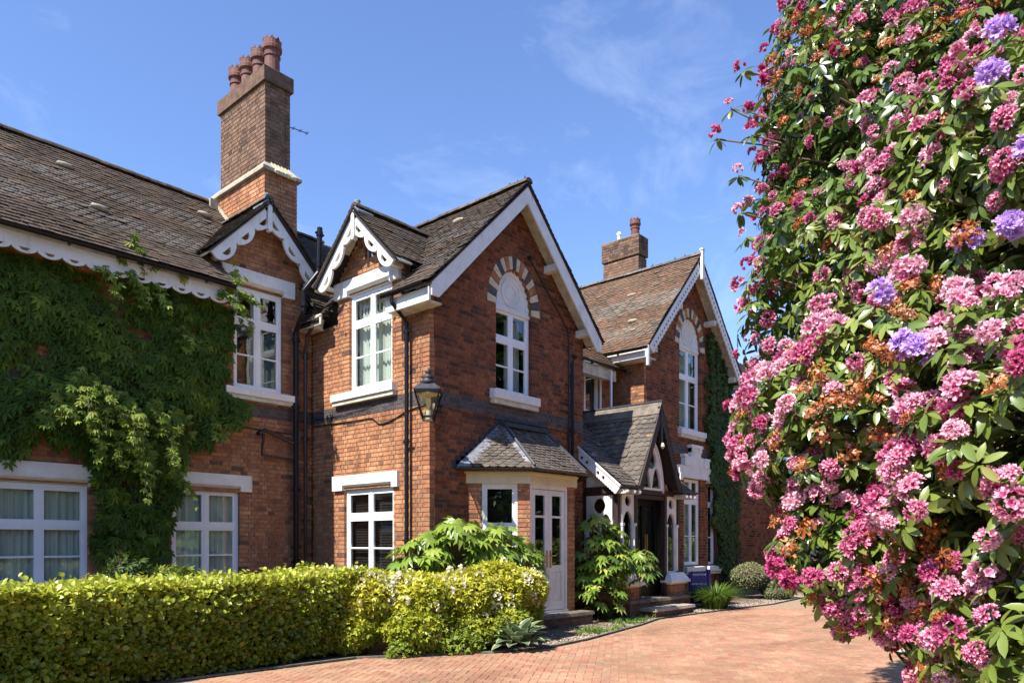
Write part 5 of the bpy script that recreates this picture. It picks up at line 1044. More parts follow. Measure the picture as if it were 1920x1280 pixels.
# low green plants under its skirt
shrub('ground_ivy', 'low green leafy plants at the foot of the golden shrub by the paving', 'plant', [((6.75, 7.75, .08), (.5, .22, .22)), ((7.3, 7.4, .1), (.4, .25, .25)), ((7.4, 7.3, .08), (.2, .14, .14))], 900, palmate(3, 140, (.8, 1, .8), .6, .2), .05, 'creeper_leaf', lambda P, N: rng.uniform(.5, .95, len(P)), twig=0)
# ------------------------------------------------------------------ fatsias: big palmate leaves, each a part
fts = []
for sd_ in range(4):
    nl = (7, 8, 7, 9)[sd_]; v, f = palmate(nl, 230, None, .34, .18+.08*sd_); fts.append(scatter('leaf', v, f, np.zeros((1, 3)), np.array([[1., 0, 0]]), np.array([[0, 1., 0]]), np.array([[0, 0, 1.]]), np.ones(1), np.zeros(1), 'fatsia_leaf'))
def fatsia(label, crowns, n_leaf, s, tlo, thi, yellow=0):
    c0 = crowns[0][0]; t = thing('fatsia_shrub', label, 'shrub', (c0[0], c0[1], 0), 'large leaved shrubs against the bay and porch'); paths = []; cnt = 0
    for (c, r, k) in crowns:
        for i in range(k):
            d = Vector(U3(1)[0]); d.z = d.z*.8+.25; d.normalize(); p = Vector((c[0]+d.x*r[0], c[1]+d.y*r[1], c[2]+d.z*r[2]))*1.0; p = Vector(c).lerp(p, random.uniform(.72, 1.05))
            if p.z < .06: continue
            hz = Vector((d.x, d.y, -.35+.2*random.random())).normalized(); q = hz.to_track_quat('Y', 'Z').to_matrix().to_4x4()@Matrix.Rotation(random.uniform(-.5, .5), 4, 'Y')@Matrix.Rotation(random.uniform(-.5, .2), 4, 'X')
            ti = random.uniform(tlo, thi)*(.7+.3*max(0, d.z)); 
            if yellow and random.random() < yellow: ti = random.uniform(.88, 1)
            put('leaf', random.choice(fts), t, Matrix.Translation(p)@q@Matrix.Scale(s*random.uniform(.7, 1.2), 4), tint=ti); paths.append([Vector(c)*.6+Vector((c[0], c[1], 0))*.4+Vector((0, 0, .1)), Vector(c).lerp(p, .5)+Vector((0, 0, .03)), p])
        paths.append([(c[0], c[1], 0), (c[0]+.03, c[1], c[2]*.6), tuple(c)])
    stems('stem', paths, .006, 'twig', t); return t
fatsia('wide fatsia with bright green hand shaped leaves behind the golden shrub by the bay', [((7.75, 8.7, 1.25), (.5, .4, .45), 75), ((8.3, 8.5, 1.5), (.6, .4, .5), 95), ((8.95, 8.3, 1.42), (.55, .35, .48), 90), ((9.5, 8.15, 1.2), (.4, .3, .45), 40)], 0, .23, .6, .95, .03)
fatsia('tall fatsia shrub with glossy hand shaped leaves between the french door step and the porch', [((12.05, 8.35, .6), (.6, .5, .5), 90), ((12.25, 8.35, 1.15), (.65, .5, .55), 90), ((12.3, 8.5, 1.7), (.5, .4, .45), 50), ((12.95, 7.95, 1.1), (.4, .3, .45), 45)], 0, .22, .3, .9, .12)
# ------------------------------------------------------------------ hosta with white edged leaves
ho = thing('hosta', 'hosta clump with broad grey green leaves edged in cream beside the paving', 'plant', (7.95, 7.0, 0)); V = []; F = []; prof = (.15, .8, 1., .85, .5, 0.); ft = []
for i, p in enumerate(prof):
    yy = i/5; z = .10*math.sin(yy*2.2)-.28*yy*yy
    for s in (-1, -.78, 0, .78, 1): V.append((s*p*.30, yy, z+abs(s)*.07*p))
for i in range(5):
    for k in range(4): a = 5*i+k; F.append((a, a+1, a+6, a+5)); ft.append(1. if k in (0, 3) or i == 4 and k in (0, 3) else 0)
hl = [scatter('leaf', V, F, np.zeros((1, 3)), np.array([[1., 0, 0]]), np.array([[0, 1., 0]]), np.array([[0, 0, 1.]]), np.ones(1), np.array([t_]), 'hosta_leaf', ftint=np.array(ft)) for t_ in (.1, .55)]
for i in range(52):
    a = i*2.4; rr = .05+.20*math.sqrt(i/52); el = R(58-50*(i/52)+random.uniform(-10, 10)); d = Vector((math.cos(a)*math.cos(el), math.sin(a)*math.cos(el), math.sin(el)))
    p = Vector((8.08+math.cos(a)*rr, 6.98+math.sin(a)*rr*.8, .06+.16*(1-i/52)+.02)); put('leaf', hl[i % 2], ho, Matrix.Translation(p)@d.to_track_quat('Y', 'Z').to_matrix().to_4x4()@Matrix.Scale(random.uniform(.24, .34), 4))
# ------------------------------------------------------------------ arching grass clump, round shrubs
def blades(name, label, c, r, n, ln, cat='plant', wd=.016):
    t = thing(name, label, cat, c); m = MB()
    for i in range(n):
        a = random.uniform(0, 2*math.pi); d = Vector((math.cos(a), math.sin(a), 0)); b = Vector(c)+d*r*.35*random.random(); L_ = ln*random.uniform(.6, 1.15); o = random.uniform(.35, 1.); s = Vector((-d.y, d.x, 0))*wd/2; P = []
        for k in range(6): q = k/5; P.append(b+d*(o*L_*q*(.3+.7*q))+Vector((0, 0, L_*(q*.95-.62*o*q**2.4))))
        V = []; [V.extend([p-s*(1-.9*(k/5)**2), p+s*(1-.9*(k/5)**2)]) for k, p in enumerate(P)]
        m.add(V, [(2*k, 2*k+1, 2*k+3, 2*k+2) for k in range(5)], 'grass_blade', random.random())
    o_ = put('blades', m.mesh('blades', True), t, kind='stuff'); return t
blades('daylily_clump', 'arching bright green grassy clump in front of the blue sign', (16.15, 7.86, 0), .8, 1100, .86, wd=.022)
for lab, bl in (('upper rounded grey green cushion shrub at the foot of the ivy', [((19.75, 8.55, .62), (.62, .5, .36)), ((20.2, 8.4, .55), (.5, .4, .3))]), ('lower sprawling grey green cushion shrub beside the paving below the ivy', [((20.3, 8.0, .3), (.6, .42, .3)), ((19.95, 7.9, .18), (.4, .3, .2))])):
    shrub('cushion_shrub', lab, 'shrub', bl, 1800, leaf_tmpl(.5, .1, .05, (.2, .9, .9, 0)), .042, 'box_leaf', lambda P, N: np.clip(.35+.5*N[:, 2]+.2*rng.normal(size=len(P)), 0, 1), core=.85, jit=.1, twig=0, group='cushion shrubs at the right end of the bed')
# broad leaved seedlings by the wing wall, above the hedge
for lab, bl, mt_ in (('dark leafy sapling in front of the far left window', [((4.15, 10.9, 1.0), (.38, .3, .42))], 'ivy_leaf'), ('pale star leaved plant at the foot of the creeper trunk', [((5.05, 11.4, .95), (.4, .3, .25))], 'creeper_leaf'), ('small fern like plant at the foot of the drainpipes', [((7.75, 11.9, .9), (.4, .3, .25))], 'creeper_leaf')):
    shrub('wall_plant', lab, 'plant', bl, 260, palmate(5, 180, None, .28, .2), .12, mt_, lambda P, N: rng.uniform(.4, 1., len(P)), jit=.5, group='small plants between the hedge and the house wall')
# weeds and litter on the bed
wd_ = blades('weeds', 'sparse weeds and grass tufts on the bare bed by the french door step', (10.6, 7.35, .02), .2, 40, .12); 
cz = [(9.9+random.random()*3.2, 0) for _ in range(26)]; m = MB()
for x_, _ in cz:
    y_ = edge_y(x_)+.12+random.random()*.55
    for i in range(26):
        a = random.uniform(0, 6.28); L_ = random.uniform(.03, .12); d = Vector((math.cos(a), math.sin(a), .7)).normalized(); b = Vector((x_+random.gauss(0, .05), y_+random.gauss(0, .05), .02)); s = Vector((-d.y, d.x, 0))*.008; m.add([b-s, b+s, b+d*L_+s, b+d*L_*1.3, b+d*L_-s], [(0, 1, 2, 3, 4)], 'grass_blade', random.random())
put('tufts', m.mesh('tufts'), wd_, kind='stuff')
m = MB()
for i in range(9000):
    x_ = random.uniform(8.6, 23); y_ = edge_y(x_)+.06+random.random()**1.5*1.2; s = random.uniform(.006, .02); z_ = .014+.0; a = random.random()*3; c, q = math.cos(a)*s, math.sin(a)*s
    m.add([(x_-c, y_-q, z_), (x_+q, y_-c, z_), (x_+c, y_+q, z_), (x_-q, y_+c, z_), (x_, y_, z_+s*.7)], [(0, 1, 4), (1, 2, 4), (2, 3, 4), (3, 0, 4)], 'chippings', random.random())
tag(put('bark_chippings', m.mesh('bark_chippings'), None, kind='stuff'), 'pale bark chippings and dry litter scattered over the bed by the paving', 'mulch')
m = MB()
for i in range(420):
    w = random.uniform(8.2, 17); l_ = random.uniform(-4, 5); x_ = w*VD[0]+l_*VR[0]; y_ = w*VD[1]+l_*VR[1]
    if y_ > edge_y(x_)-.05: continue
    if random.random() < .5: y_ = edge_y(x_)-abs(random.gauss(0, .2))-.03
    s = random.uniform(.008, .022); a = random.random()*6; c, q = math.cos(a)*s, math.sin(a)*s
    m.add([(x_-c, y_-q, .013), (x_+q*.5, y_-c*.5, .018), (x_+c, y_+q, .014), (x_-q*.5, y_+c*.5, .016)], [(0, 1, 2, 3)], 'chippings', random.uniform(.3, 1))
tag(put('fallen_petals', m.mesh('fallen_petals'), None, kind='stuff'), 'small dry leaves and petals scattered on the brick paving', 'litter')
g = MB(); g.hexa([(11.35, 2.72, .012), (11.6, 2.55, .012), (11.75, 2.7, .012), (11.5, 2.9, .012), (11.36, 2.72, .022), (11.6, 2.56, .022), (11.74, 2.7, .022), (11.5, 2.89, .022)], 'old_white_paint'); tag(part('paper_scrap', g, None), 'small pale flat scrap lying on the paving left of the hanging blossoms', 'scrap')
# ------------------------------------------------------------------ virginia creeper on the left wing
vc = thing('virginia_creeper', 'dense virginia creeper with five fingered leaves covering the left wing wall', 'climber', (4.9, 12.6, 0)); n = 13000
x = rng.uniform(.5, 6.95, n); z = rng.uniform(.6, 5.98, n)
def cover(x, z):
    low = np.interp(x, [.5, 2.9, 3.3, 3.6, 3.9, 4.3, 4.6, 5.3, 5.75, 6.2, 6.6, 6.95], [2.5, 2.55, 2.85, 3.2, 3.15, 2.7, 1.0, 1.0, 3.0, 3.45, 3.7, 3.95]); hi_ = np.interp(x, [.5, 6.2, 6.75, 6.95], [5.8, 5.85, 5.75, 4.3])
    return (z > low+.12*np.sin(x*11)+.08*np.sin(x*23)) & (z < hi_) & ~((x > 6.62) & (z > 4.2)) | ((abs(x-4.95-.1*np.sin(z*3)) < .55) & (z > 1.25) & (z < 3.3))
k = cover(x, z); x, z = x[k], z[k]; P = np.stack([x, np.zeros(len(x)), z], 1); lm = lump(P, 2.3, 3)
bul = .08+.22*(lm*.5+.5)+.07*lump(P, 7, 2)+.22*np.exp(-((x-4.9)/.9)**2-((z-3.5)/.7)**2)+.10*np.exp(-((x-4.95)/.5)**2)*(z < 3.2); P[:, 1] = 12.70-bul*rng.random(len(x))**.4
dn = (lm+.5*lump(P, 5, 8) > -.55) | (rng.random(len(x)) < .35); P = P[dn]; m_ = len(P)
nd = np.array([[0, -1., .35]])+U3(m_)*.38; yd = np.array([[0, -.28, -1.]])+U3(m_)*.35; X, Y, Z = orient(nd, yd); v, f = kites(5, 170, None, .32, .25)
tint = np.clip(.18+.3*lump(P, 3, 9)+.22*rng.normal(size=m_), 0, .85); put('foliage', scatter('foliage', v, f, P, X, Y, Z, .10+.09*rng.random(m_), tint, 'creeper_leaf'), vc)
cl_ = [scatter('leaf', *palmate(5, sp, None, w_, .35), np.zeros((1, 3)), np.array([[1., 0, 0]]), np.array([[0, 1., 0]]), np.array([[0, 0, 1.]]), np.ones(1), np.zeros(1), 'creeper_leaf') for sp, w_ in ((170, .28), (150, .32), (190, .26))]
trails = []
def trail(p, d, ln, n, sag=.5, sp=.06):
    p = Vector(p); d = Vector(d).normalized(); path = [p.copy()]; 
    for i in range(n): d = (d+Vector((random.gauss(0, .18), random.gauss(0, .12), -sag*.15+random.gauss(0, .08)))).normalized(); p = p+d*ln/n; path.append(p.copy())
    return path
starts = [(x_, 12.45, z_) for x_, z_ in ((3.7, 4.1), (3.95, 3.9), (4.2, 4.0), (4.4, 3.75), (4.6, 3.95), (4.8, 3.7), (5.0, 3.6), (5.2, 3.9), (5.35, 3.6), (5.5, 3.8), (4.7, 3.3), (5.1, 3.2), (5.3, 3.1), (4.9, 3.0), (4.1, 3.55), (3.6, 3.7))]
for s in starts*2: trails.append(trail((s[0]+random.gauss(0, .12), s[1], s[2]+random.gauss(0, .1)), (random.uniform(-.6, .6), -1.2, .2), random.uniform(.6, 1.15), 10, 1.3))
for s, d in (((4.55, 12.2, 6.0), (.5, .3, .9)), ((4.9, 12.2, 5.95), (-.2, .2, 1)), ((5.1, 12.2, 6.05), (.6, .4, .5)), ((5.5, 12.2, 6.0), (.8, .4, .4)), ((6.3, 12.3, 5.95), (.3, -.4, .6)), ((6.4, 12.35, 6.0), (.9, -.3, .1)), ((6.2, 12.2, 5.9), (.5, -.5, -.2)), ((6.6, 12.4, 5.9), (.6, -.3, -.6)), ((4.7, 12.2, 5.85), (.3, -.4, -.8)), ((5.1, 12.25, 5.8), (.4, -.3, -.9)), ((4.3, 12.2, 5.8), (.2, -.4, -.5)), ((5.6, 12.4, 5.2), (.2, -.4, -1)), ((6.2, 12.5, 3.7), (.5, -.3, -.8)), ((6.45, 12.5, 6.05), (.4, -.2, .7))): trails.append(trail(s, d, random.uniform(.4, .6), 8, .6))
nl = 0; extra = []
for tr in trails:
    for i, p in enumerate(tr):
        for q in range(3 if i < 8 else 2):
            pp_ = p+Vector((random.gauss(0, .05), random.gauss(0, .04), random.gauss(0, .05))); d = Vector((random.gauss(0, .5), -.5+random.gauss(0, .3), -.6+random.gauss(0, .3))).normalized()
            put('leaf', random.choice(cl_), vc, Matrix.Translation(pp_)@d.to_track_quat('Y', 'Z').to_matrix().to_4x4()@Matrix.Scale(random.uniform(.075, .135), 4), tint=random.uniform(.5, 1)) if nl < 300 else extra.append((pp_, d)); nl += 1  # sunlit look of hanging leaves put into their yellower tint
E_ = np.array([tuple(e[0]) for e in extra]); D_ = np.array([tuple(e[1]) for e in extra]); X, Y, Z = orient(np.array([[0, -1., .6]])+U3(len(E_))*.5, D_); put('foliage', scatter('foliage', v, f, E_, X, Y, Z, .075+.06*rng.random(len(E_)), rng.uniform(.4, 1, len(E_)), 'creeper_leaf'), vc)
stems('stem', trails, .004, 'twig', vc); tk = []
for i in range(34):
    a = random.uniform(4.45, 5.45); p = [Vector((a, 12.66, .0))]
    for k in range(9): a += random.gauss(0, .05)+(4.95-a)*.08*(k < 4)+(0 if k < 5 else random.gauss(0, .15)); p.append(Vector((a, 12.66-random.random()*.08, .45*(k+1))))
    tk.append(p)
m = MB()
for p in tk: r0 = random.uniform(.01, .03); m.tube(p, [r0*(1-.07*k) for k in range(len(p))], 'twig' if random.random() < .5 else 'bark', 6, caps=False)
put('trunk', m.mesh('trunk', True), vc)
# ------------------------------------------------------------------ ivy on the right gable
iv = thing('ivy', 'dark small leaved ivy climbing the right end of the far gable', 'climber', (19.9, 9.4, 0)); n = 15000; x = rng.uniform(18.5, 20.45, n); z = rng.uniform(.3, 7.6, n)
lowx = np.interp(z, [.3, 1, 2.2, 3.3, 4.5, 5.5, 6.2, 7.0, 7.6], [19.95, 19.7, 19.35, 19.15, 18.95, 18.85, 19.0, 18.9, 19.25]); k = (x > lowx+.15*np.sin(z*5)+.1*np.sin(z*11)) & (z < 9.2-1.075*np.abs(x-17.95)-.35) & ~((z > 5.2) & (np.sin(x*16+z) > .45)); x, z = x[k], z[k]; P = np.stack([x, 9.48-.14*rng.random(len(x)), z], 1)
nd = np.array([[-.15, -1., .3]])+U3(len(P))*.4; yd = np.array([[0, -.2, -1.]])+U3(len(P))*.5; X, Y, Z = orient(nd, yd); put('foliage', scatter('foliage', *kites(3, 130, (.8, 1, .8), .6, .15), P, X, Y, Z, .06+.035*rng.random(len(P)), np.clip(.3+.3*lump(P, 2)+.2*rng.normal(size=len(P)), 0, 1), 'ivy_leaf'), iv)
P2 = np.stack([20.22+.12*rng.random(1500), rng.uniform(9.4, 11.5, 1500), rng.uniform(.5, 6, 1500)], 1); nd = np.array([[1., -.2, .3]])+U3(1500)*.4; yd = np.array([[0, -.2, -1.]])+U3(1500)*.5; X, Y, Z = orient(nd, yd); put('foliage', scatter('foliage', *kites(3, 130, (.8, 1, .8), .6, .15), P2, X, Y, Z, .09+.035*rng.random(1500), rng.random(1500), 'ivy_leaf'), iv)
stems('stem', [[(19.8+random.gauss(0, .15), 9.47, 0), (19.7+random.gauss(0, .2), 9.46, 2), (19.5+random.gauss(0, .3), 9.46, 4.5)] for _ in range(14)], .012, 'bark', iv)
# ------------------------------------------------------------------ the neighbouring range behind the tree
fh = thing('far_wing', 'distant brick range with tiled roof and white window sills, half hidden behind the blossoms', 'building', (26, 10.5, 0)); WM_h = house
g = MB(); g.box((20.6, 10.51, 0), (33, 14.5, 6.4), 'mortar'); fw_ = part('wall', g, fh); g = MB(); fr_ = wframe('y', 10.51)
for c_ in range(42):
    u_ = 20.9-(.17 if c_ % 2 else 0)
    while u_ < 27.5: g.fbox(fr_, u_, u_+.222, c_*.08+.005, c_*.08+.074, -.02, .008+random.random()*.003, 'shaded_brick', min(1, random.random()*1.1)); u_ += .233
put('brickwork', g.mesh('brickwork'), fw_, kind='stuff')
g = MB(); g.hexa([(20.3, 10.2, 6.35), (33.3, 10.2, 6.35), (33.3, 12.5, 8.6), (20.3, 12.5, 8.6), (20.3, 10.2, 6.45), (33.3, 10.2, 6.45), (33.3, 12.5, 8.72), (20.3, 12.5, 8.72)], 'orange_roof_tile', .3)
for i in range(22): s = i/22; y0_ = 10.2+2.3*s; z0_ = 6.45+2.27*s; g.box((20.3, y0_, z0_), (33.3, y0_+.1, z0_+.035), 'orange_roof_tile', random.random())
part('roof', g, fh)
P5 = np.stack([rng.uniform(20.6, 23.2, 3500), 10.48-.15*rng.random(3500), rng.uniform(.2, 6.2, 3500)], 1); X, Y, Z = orient(np.array([[-.15, -1., .3]])+U3(3500)*.4, np.array([[0, -.2, -1.]])+U3(3500)*.5); put('foliage', scatter('foliage', *kites(3, 130, (.8, 1, .8), .6, .15), P5, X, Y, Z, .09+.04*rng.random(3500), rng.random(3500)*.7, 'ivy_leaf'), iv)
for x_ in (27.2, 30.0):
    for z_ in (1.0, 4.0): g = MB(); g.box((x_, 10.44, z_), (x_+1.0, 10.498, z_+1.6), 'upvc'); w = part('window', g, fh); g = MB(); g.box((x_+.08, 10.425, z_+.08), (x_+.47, 10.438, z_+1.52), 'glass'); g.box((x_+.53, 10.425, z_+.08), (x_+.92, 10.438, z_+1.52), 'glass'); part('pane', g, w); g = MB(); g.box((x_-.1, 10.36, z_-.14), (x_+1.1, 10.5, z_-.005), 'white_paint'); part('sill', g, w)
# ------------------------------------------------------------------ background hedge and trees
def simple_tree(label, x, y, h, r, seed, dens=26, s=.34, group=None, cat='tree', trunk=True):
    t = thing('leafy_tree', label, cat, (x, y, 0), group); rs = random.Random(seed); bl = [((x, y, h*.62), (r*.75, r*.75, h*.34))]
    for i in range(7): a = rs.uniform(0, 6.28); bl.append(((x+math.cos(a)*r*.55, y+math.sin(a)*r*.55, h*rs.uniform(.38, .82)), (r*.5, r*.5, h*.17)))
    P, N = on_blobs(bl, dens, .35, .7); foliage('crown', KITE, P, N, s*(.6+.8*rng.random(len(P))), 'tree_leaf', np.clip(.4+.3*lump(P, 1)+.2*rng.normal(size=len(P)), 0, 1), t, .5, .5)
    g = MB(); g.tube([(x, y, 0), (x+.1, y, h*.3), (x-.1, y+.1, h*.6), (x, y, h*.85)], [r*.09, r*.07, r*.045, r*.01], 'bark', 8)
    for i in range(6): c = bl[i+1][0]; g.tube([(x, y, h*.3), ((x+c[0])/2, (y+c[1])/2, (h*.35+c[2])/2), c], [r*.04, r*.03, r*.01], 'bark', 6)
    part('trunk', g, t)
for i, (x_, y_, h, r_, lb) in enumerate([(31, 3.5, 5.2, 2.2, 'rounded tree beyond the paving, seen through the gap under the blossoms'), (34, -1.5, 6, 2.6, 'broad tree beyond the paving behind the flowering trunk'), (29, -8, 6, 2.6, 'tree beyond the right edge of the drive'), (27, -12, 17, 6, 'tall tree across the drive facing the main gable'), (42, -8, 17, 6, 'tall tree across the drive facing the far gable'), (14, -15, 12, 5, 'tree across the drive facing the bay'), (1, -14, 9, 4.5, 'tree across the drive facing the left wing')]): simple_tree(lb, x_, y_, h, r_, i, dens=40 if i < 3 else 34, s=.22 if i < 3 else .6)
wl = put('woodland', None, None); bpy.data.objects.remove(wl); n = 26000; P = np.stack([rng.uniform(-35, 80, n), -27+2.5*rng.normal(size=n), 11*rng.random(n)**.8], 1); P[:, 2] *= .8+.25*lump(P*np.array([1, 0, 0]), .5); Q = np.stack([47+2.5*rng.normal(size=n), rng.uniform(-27, 30, n), 6.5*rng.random(n)**.8], 1); Q2 = np.stack([-31+2.5*rng.normal(size=n//2), rng.uniform(-27, 10, n//2), 9*rng.random(n//2)**.8], 1); P = np.concatenate([P, Q[:n//2], Q2]); X, Y, Z = orient(np.array([[-.5, .5, .5]])+U3(2*n)*.6, U3(2*n)); tag(put('woodland', scatter('woodland', *KITE, P, X, Y, Z, .55+.6*rng.random(2*n), rng.random(2*n), 'tree_leaf'), None, kind='stuff'), 'distant belt of leafy woodland round the far side of the drive', 'woodland')
bh = thing('boundary_hedge', 'low green hedge along the far edge of the drive under the flowering branches', 'hedge', (30, 0, 0)); n = 9000; P = np.stack([28.3+rng.normal(size=n)*.25, rng.uniform(-12, 7, n), rng.uniform(0, 1.7, n)], 1); foliage('foliage', KITE, P, np.tile([[-1., 0, .2]], (n, 1)), .12+.08*rng.random(n), 'hedge_leaf', rng.uniform(0, .6, n), bh)
# ------------------------------------------------------------------ the great rhododendron in the foreground
def cw(l, d, z): return np.array([l*VR[0]+d*VD[0], l*VR[1]+d*VD[1], z])
TB = cw(3.0, 4.5, 0); rh = thing('rhododendron_tree', 'towering rhododendron covered in pink blossom with orange faded heads and a few purple blooms', 'flowering tree', tuple(TB))
LB = [((3.9, 6.3, 5.7), (1.65, 1.6, 1.5)), ((3.45, 5.7, 4.3), (1.45, 1.4, 1.25)), ((3.0, 5.1, 3.15), (1.4, 1.25, 1.1)), ((2.5, 4.55, 2.36), (1.02, 1.0, .80)), ((2.8, 4.1, 1.45), (.78, .8, .75)), ((2.14, 4.4, 1.5), (.54, .55, .48)), ((2.65, 3.45, 1.95), (.9, .85, .85)), ((3.3, 4.35, 3.4), (1.3, 1.2, 1.2)), ((2.45, 3.15, 1.05), (.6, .55, .5)), ((4.4, 5.6, 2.6), (1.6, 1.5, 1.5)), ((4.6, 6.0, 4.4), (1.5, 1.5, 1.6)), ((3.0, 5.9, 4.9), (1.05, 1.0, 1.0))]
A = math.atan2(VR[1], VR[0]); bl = []
for c, r in LB: bl.append((tuple(cw(*c)), ((r[0]+r[1])/2, (r[0]+r[1])/2, r[2])))
P, N = on_blobs(bl, 88, .18, .86); lm = lump(P, 2.2, 5); k = rng.random(len(P)) < .80+.45*lm; P, N, lm = P[k], N[k], lm[k]; P = P+N*lm[:, None]*.10
vd = unit(np.array([0, 0, CAMH])-P); front = (N*vd).sum(1); k = (front > -.35) | (rng.random(len(P)) < .35); P, N, front = P[k], N[k], front[k]
P3, N3 = on_blobs([(c, tuple(q*.78 for q in r)) for c, r in bl], 60, .35, .7); nin = len(P3)      # inner layer, leaves only
# sparse sprays reaching out to the left
SP = [(1.62, 5.8, 4.74), (1.73, 5.8, 4.98), (1.86, 5.7, 4.72), (1.79, 5.8, 4.45), (1.95, 5.7, 4.24), (1.81, 5.8, 4.16), (1.82, 5.7, 3.92), (1.83, 5.5, 3.62), (1.80, 5.4, 3.2), (1.86, 5.9, 5.34), (1.93, 5.8, 4.6), (1.9, 5.8, 4.95), (2.0, 5.8, 5.15), (1.99, 5.7, 4.5), (1.98, 5.8, 4.85), (1.92, 5.5, 4.0)]
sp = np.array([cw(*s) for s in SP]); inner = np.array([cw(2.55+random.random()*.3, 5.7, s[2]-.35) for s in SP]); twp = []
for a, b in zip(sp, inner): a_, b_ = Vector(a), Vector(b); mid = a_.lerp(b_, .5)+Vector((random.gauss(0, .05), random.gauss(0, .05), random.gauss(-.03, .08))); twp.append([b_, mid, a_])
P = np.concatenate([P, sp]); N = np.concatenate([N, unit(sp-inner+np.array([0, 0, .5]))]); front = np.concatenate([front, np.ones(len(sp))])
P4 = np.concatenate([P, P3]); N4 = np.concatenate([N, N3]); ns = len(P4)
# shoots point outward and a little up; leaves whorl round each
ax = unit(N4*.8+np.array([0, 0, .45])+U3(ns)*.45); t1 = unit(np.cross(ax, U3(ns))); t2 = np.cross(ax, t1); LP = []; LY = []; LN = []; LS = []; LT = []; bt = np.clip(.50+.22*lump(P4, 1.5, 2)+.12*rng.normal(size=ns), 0, 1)
NW = 8
for w in range(NW):
    a = 2*math.pi*w/NW+rng.random(ns)*.7; el = rng.normal(size=ns)*.3-.15; d = t1*np.cos(a)[:, None]+t2*np.sin(a)[:, None]; y = unit(d*np.cos(el)[:, None]+ax*np.sin(el)[:, None]+np.array([0, 0, -.22])); LP.append(P4-ax*.02*w/NW+d*.012); LY.append(y); LN.append(unit(ax+U3(ns)*.3)); LS.append((.072+.05*rng.random(ns))); LT.append(np.clip(bt+.12*rng.normal(size=ns), 0, 1))
LP, LY, LN, LS, LT = map(np.concatenate, (LP, LY, LN, LS, LT)); tv, tf = leaf_tmpl(.36, .10, .16, (.12, .85, 1, .8, 0)); d2 = ((LP-np.array([0, 0, CAMH]))**2).sum(1); vis = np.array([shown(p, 0) for p in LP]); outer = np.tile(np.arange(ns) < len(P), NW)
sc_ = np.where(vis & outer & (np.tile(np.concatenate([front, np.zeros(nin)]), NW) > .3), LS**2/d2*np.abs((LN*unit(np.array([0, 0, CAMH])-LP)).sum(1)), 0); top_ = np.argsort(-sc_)[:300]; mk = np.ones(len(LP), bool); mk[top_] = False; X, Y, Z = orient(LN, LY)
fr_l = np.tile(np.concatenate([front > -.05, np.zeros(nin, bool)]), NW); a_ = mk & fr_l; b_ = mk & ~fr_l
put('foliage', scatter('foliage', tv, tf, LP[a_], X[a_], Y[a_], Z[a_], LS[a_], LT[a_], 'rhodo_leaf'), rh, kind='stuff'); put('foliage', scatter('foliage', *KITE_N, LP[b_], X[b_], Y[b_], Z[b_], LS[b_]*1.1, LT[b_], 'rhodo_leaf'), rh, kind='stuff')
lm_ = scatter('leaf', tv, tf, np.zeros((1, 3)), np.array([[1., 0, 0]]), np.array([[0, 1., 0]]), np.array([[0, 0, 1.]]), np.ones(1), np.zeros(1), 'rhodo_leaf')
def mat4(x, y, z, p, s): return Matrix(((x[0]*s, y[0]*s, z[0]*s, p[0]), (x[1]*s, y[1]*s, z[1]*s, p[1]), (x[2]*s, y[2]*s, z[2]*s, p[2]), (0, 0, 0, 1)))
for i in top_: put('leaf', lm_, rh, mat4(X[i], Y[i], Z[i], LP[i], LS[i]), tint=float(LT[i]))
# flower heads
TM = {'pink': [petals(24, .058, .026, s_, rnd=True) for s_ in range(5)], 'purple': [petals(20, .062, .033, s_+20, rnd=True) for s_ in range(2)]}
LO = {'pink': [petals(17, .056, .028, s_) for s_ in range(5)]}
def faded(seed):
    rs = np.random.default_rng(seed); V = []; F = []; T = []
    for i in range(80):
        d = unit(rs.normal(size=3)); d[2] = abs(d[2])*.8; c = d*(.03+.04*rs.random()); p = unit(rs.normal(size=3)); s = unit(np.cross(p, d+.01)); q = len(V); l = .014+.018*rs.random(); w_ = .004+.006*rs.random()
        V += [c-s*w_, c+s*w_, c+p*l+s*w_*.8, c+p*l-s*w_*.8]; F.append((q, q+1, q+2, q+3)); T.append(rs.random())
    return np.array(V), F, np.array(T)
TM['faded'] = [faded(s_) for s_ in range(3)]
np_ = len(P); lf = lump(P, 1.3, 11); pf_ = lump(P, 2.6, 31); up_ = ax[:np_, 2]; prob = np.clip(.50+.5*lf+.10*up_, .04, .97); isf = (rng.random(np_) < prob) & (front > -.3); isf[-len(sp):] = True
typ = np.where((pf_ > .3) & (rng.random(np_) < .65) | (rng.random(np_) < .13), 1, 0); typ[-len(sp):] = 0
zl = np.clip((P[:, 2]-1)/4, 0, 1)
PU = [(2.55, 3.85, 3.23), (2.68, 3.85, 3.28), (2.62, 3.8, 3.08), (2.45, 3.8, 3.12), (2.75, 3.8, 3.18), (2.55, 4.5, 2.68), (2.48, 4.45, 2.60), (2.4, 4.9, 3.12), (2.5, 4.7, 2.85), (2.95, 4.6, 4.45), (3.05, 4.6, 4.62), (2.55, 3.6, 3.42)]
ii = np.where(isf)[0]; F_ = []
for i in ii: F_.append((P[i]+ax[i]*.05, ax[i], 'faded' if typ[i] else 'pink', rng.uniform(.5, 1.0)*(1.1 if P[i, 2] < 3.2 else .92), float(np.clip(rng.normal(.05, .26)+.25*lump(P[i:i+1], 1.1, 41)[0], -.4, .4))))
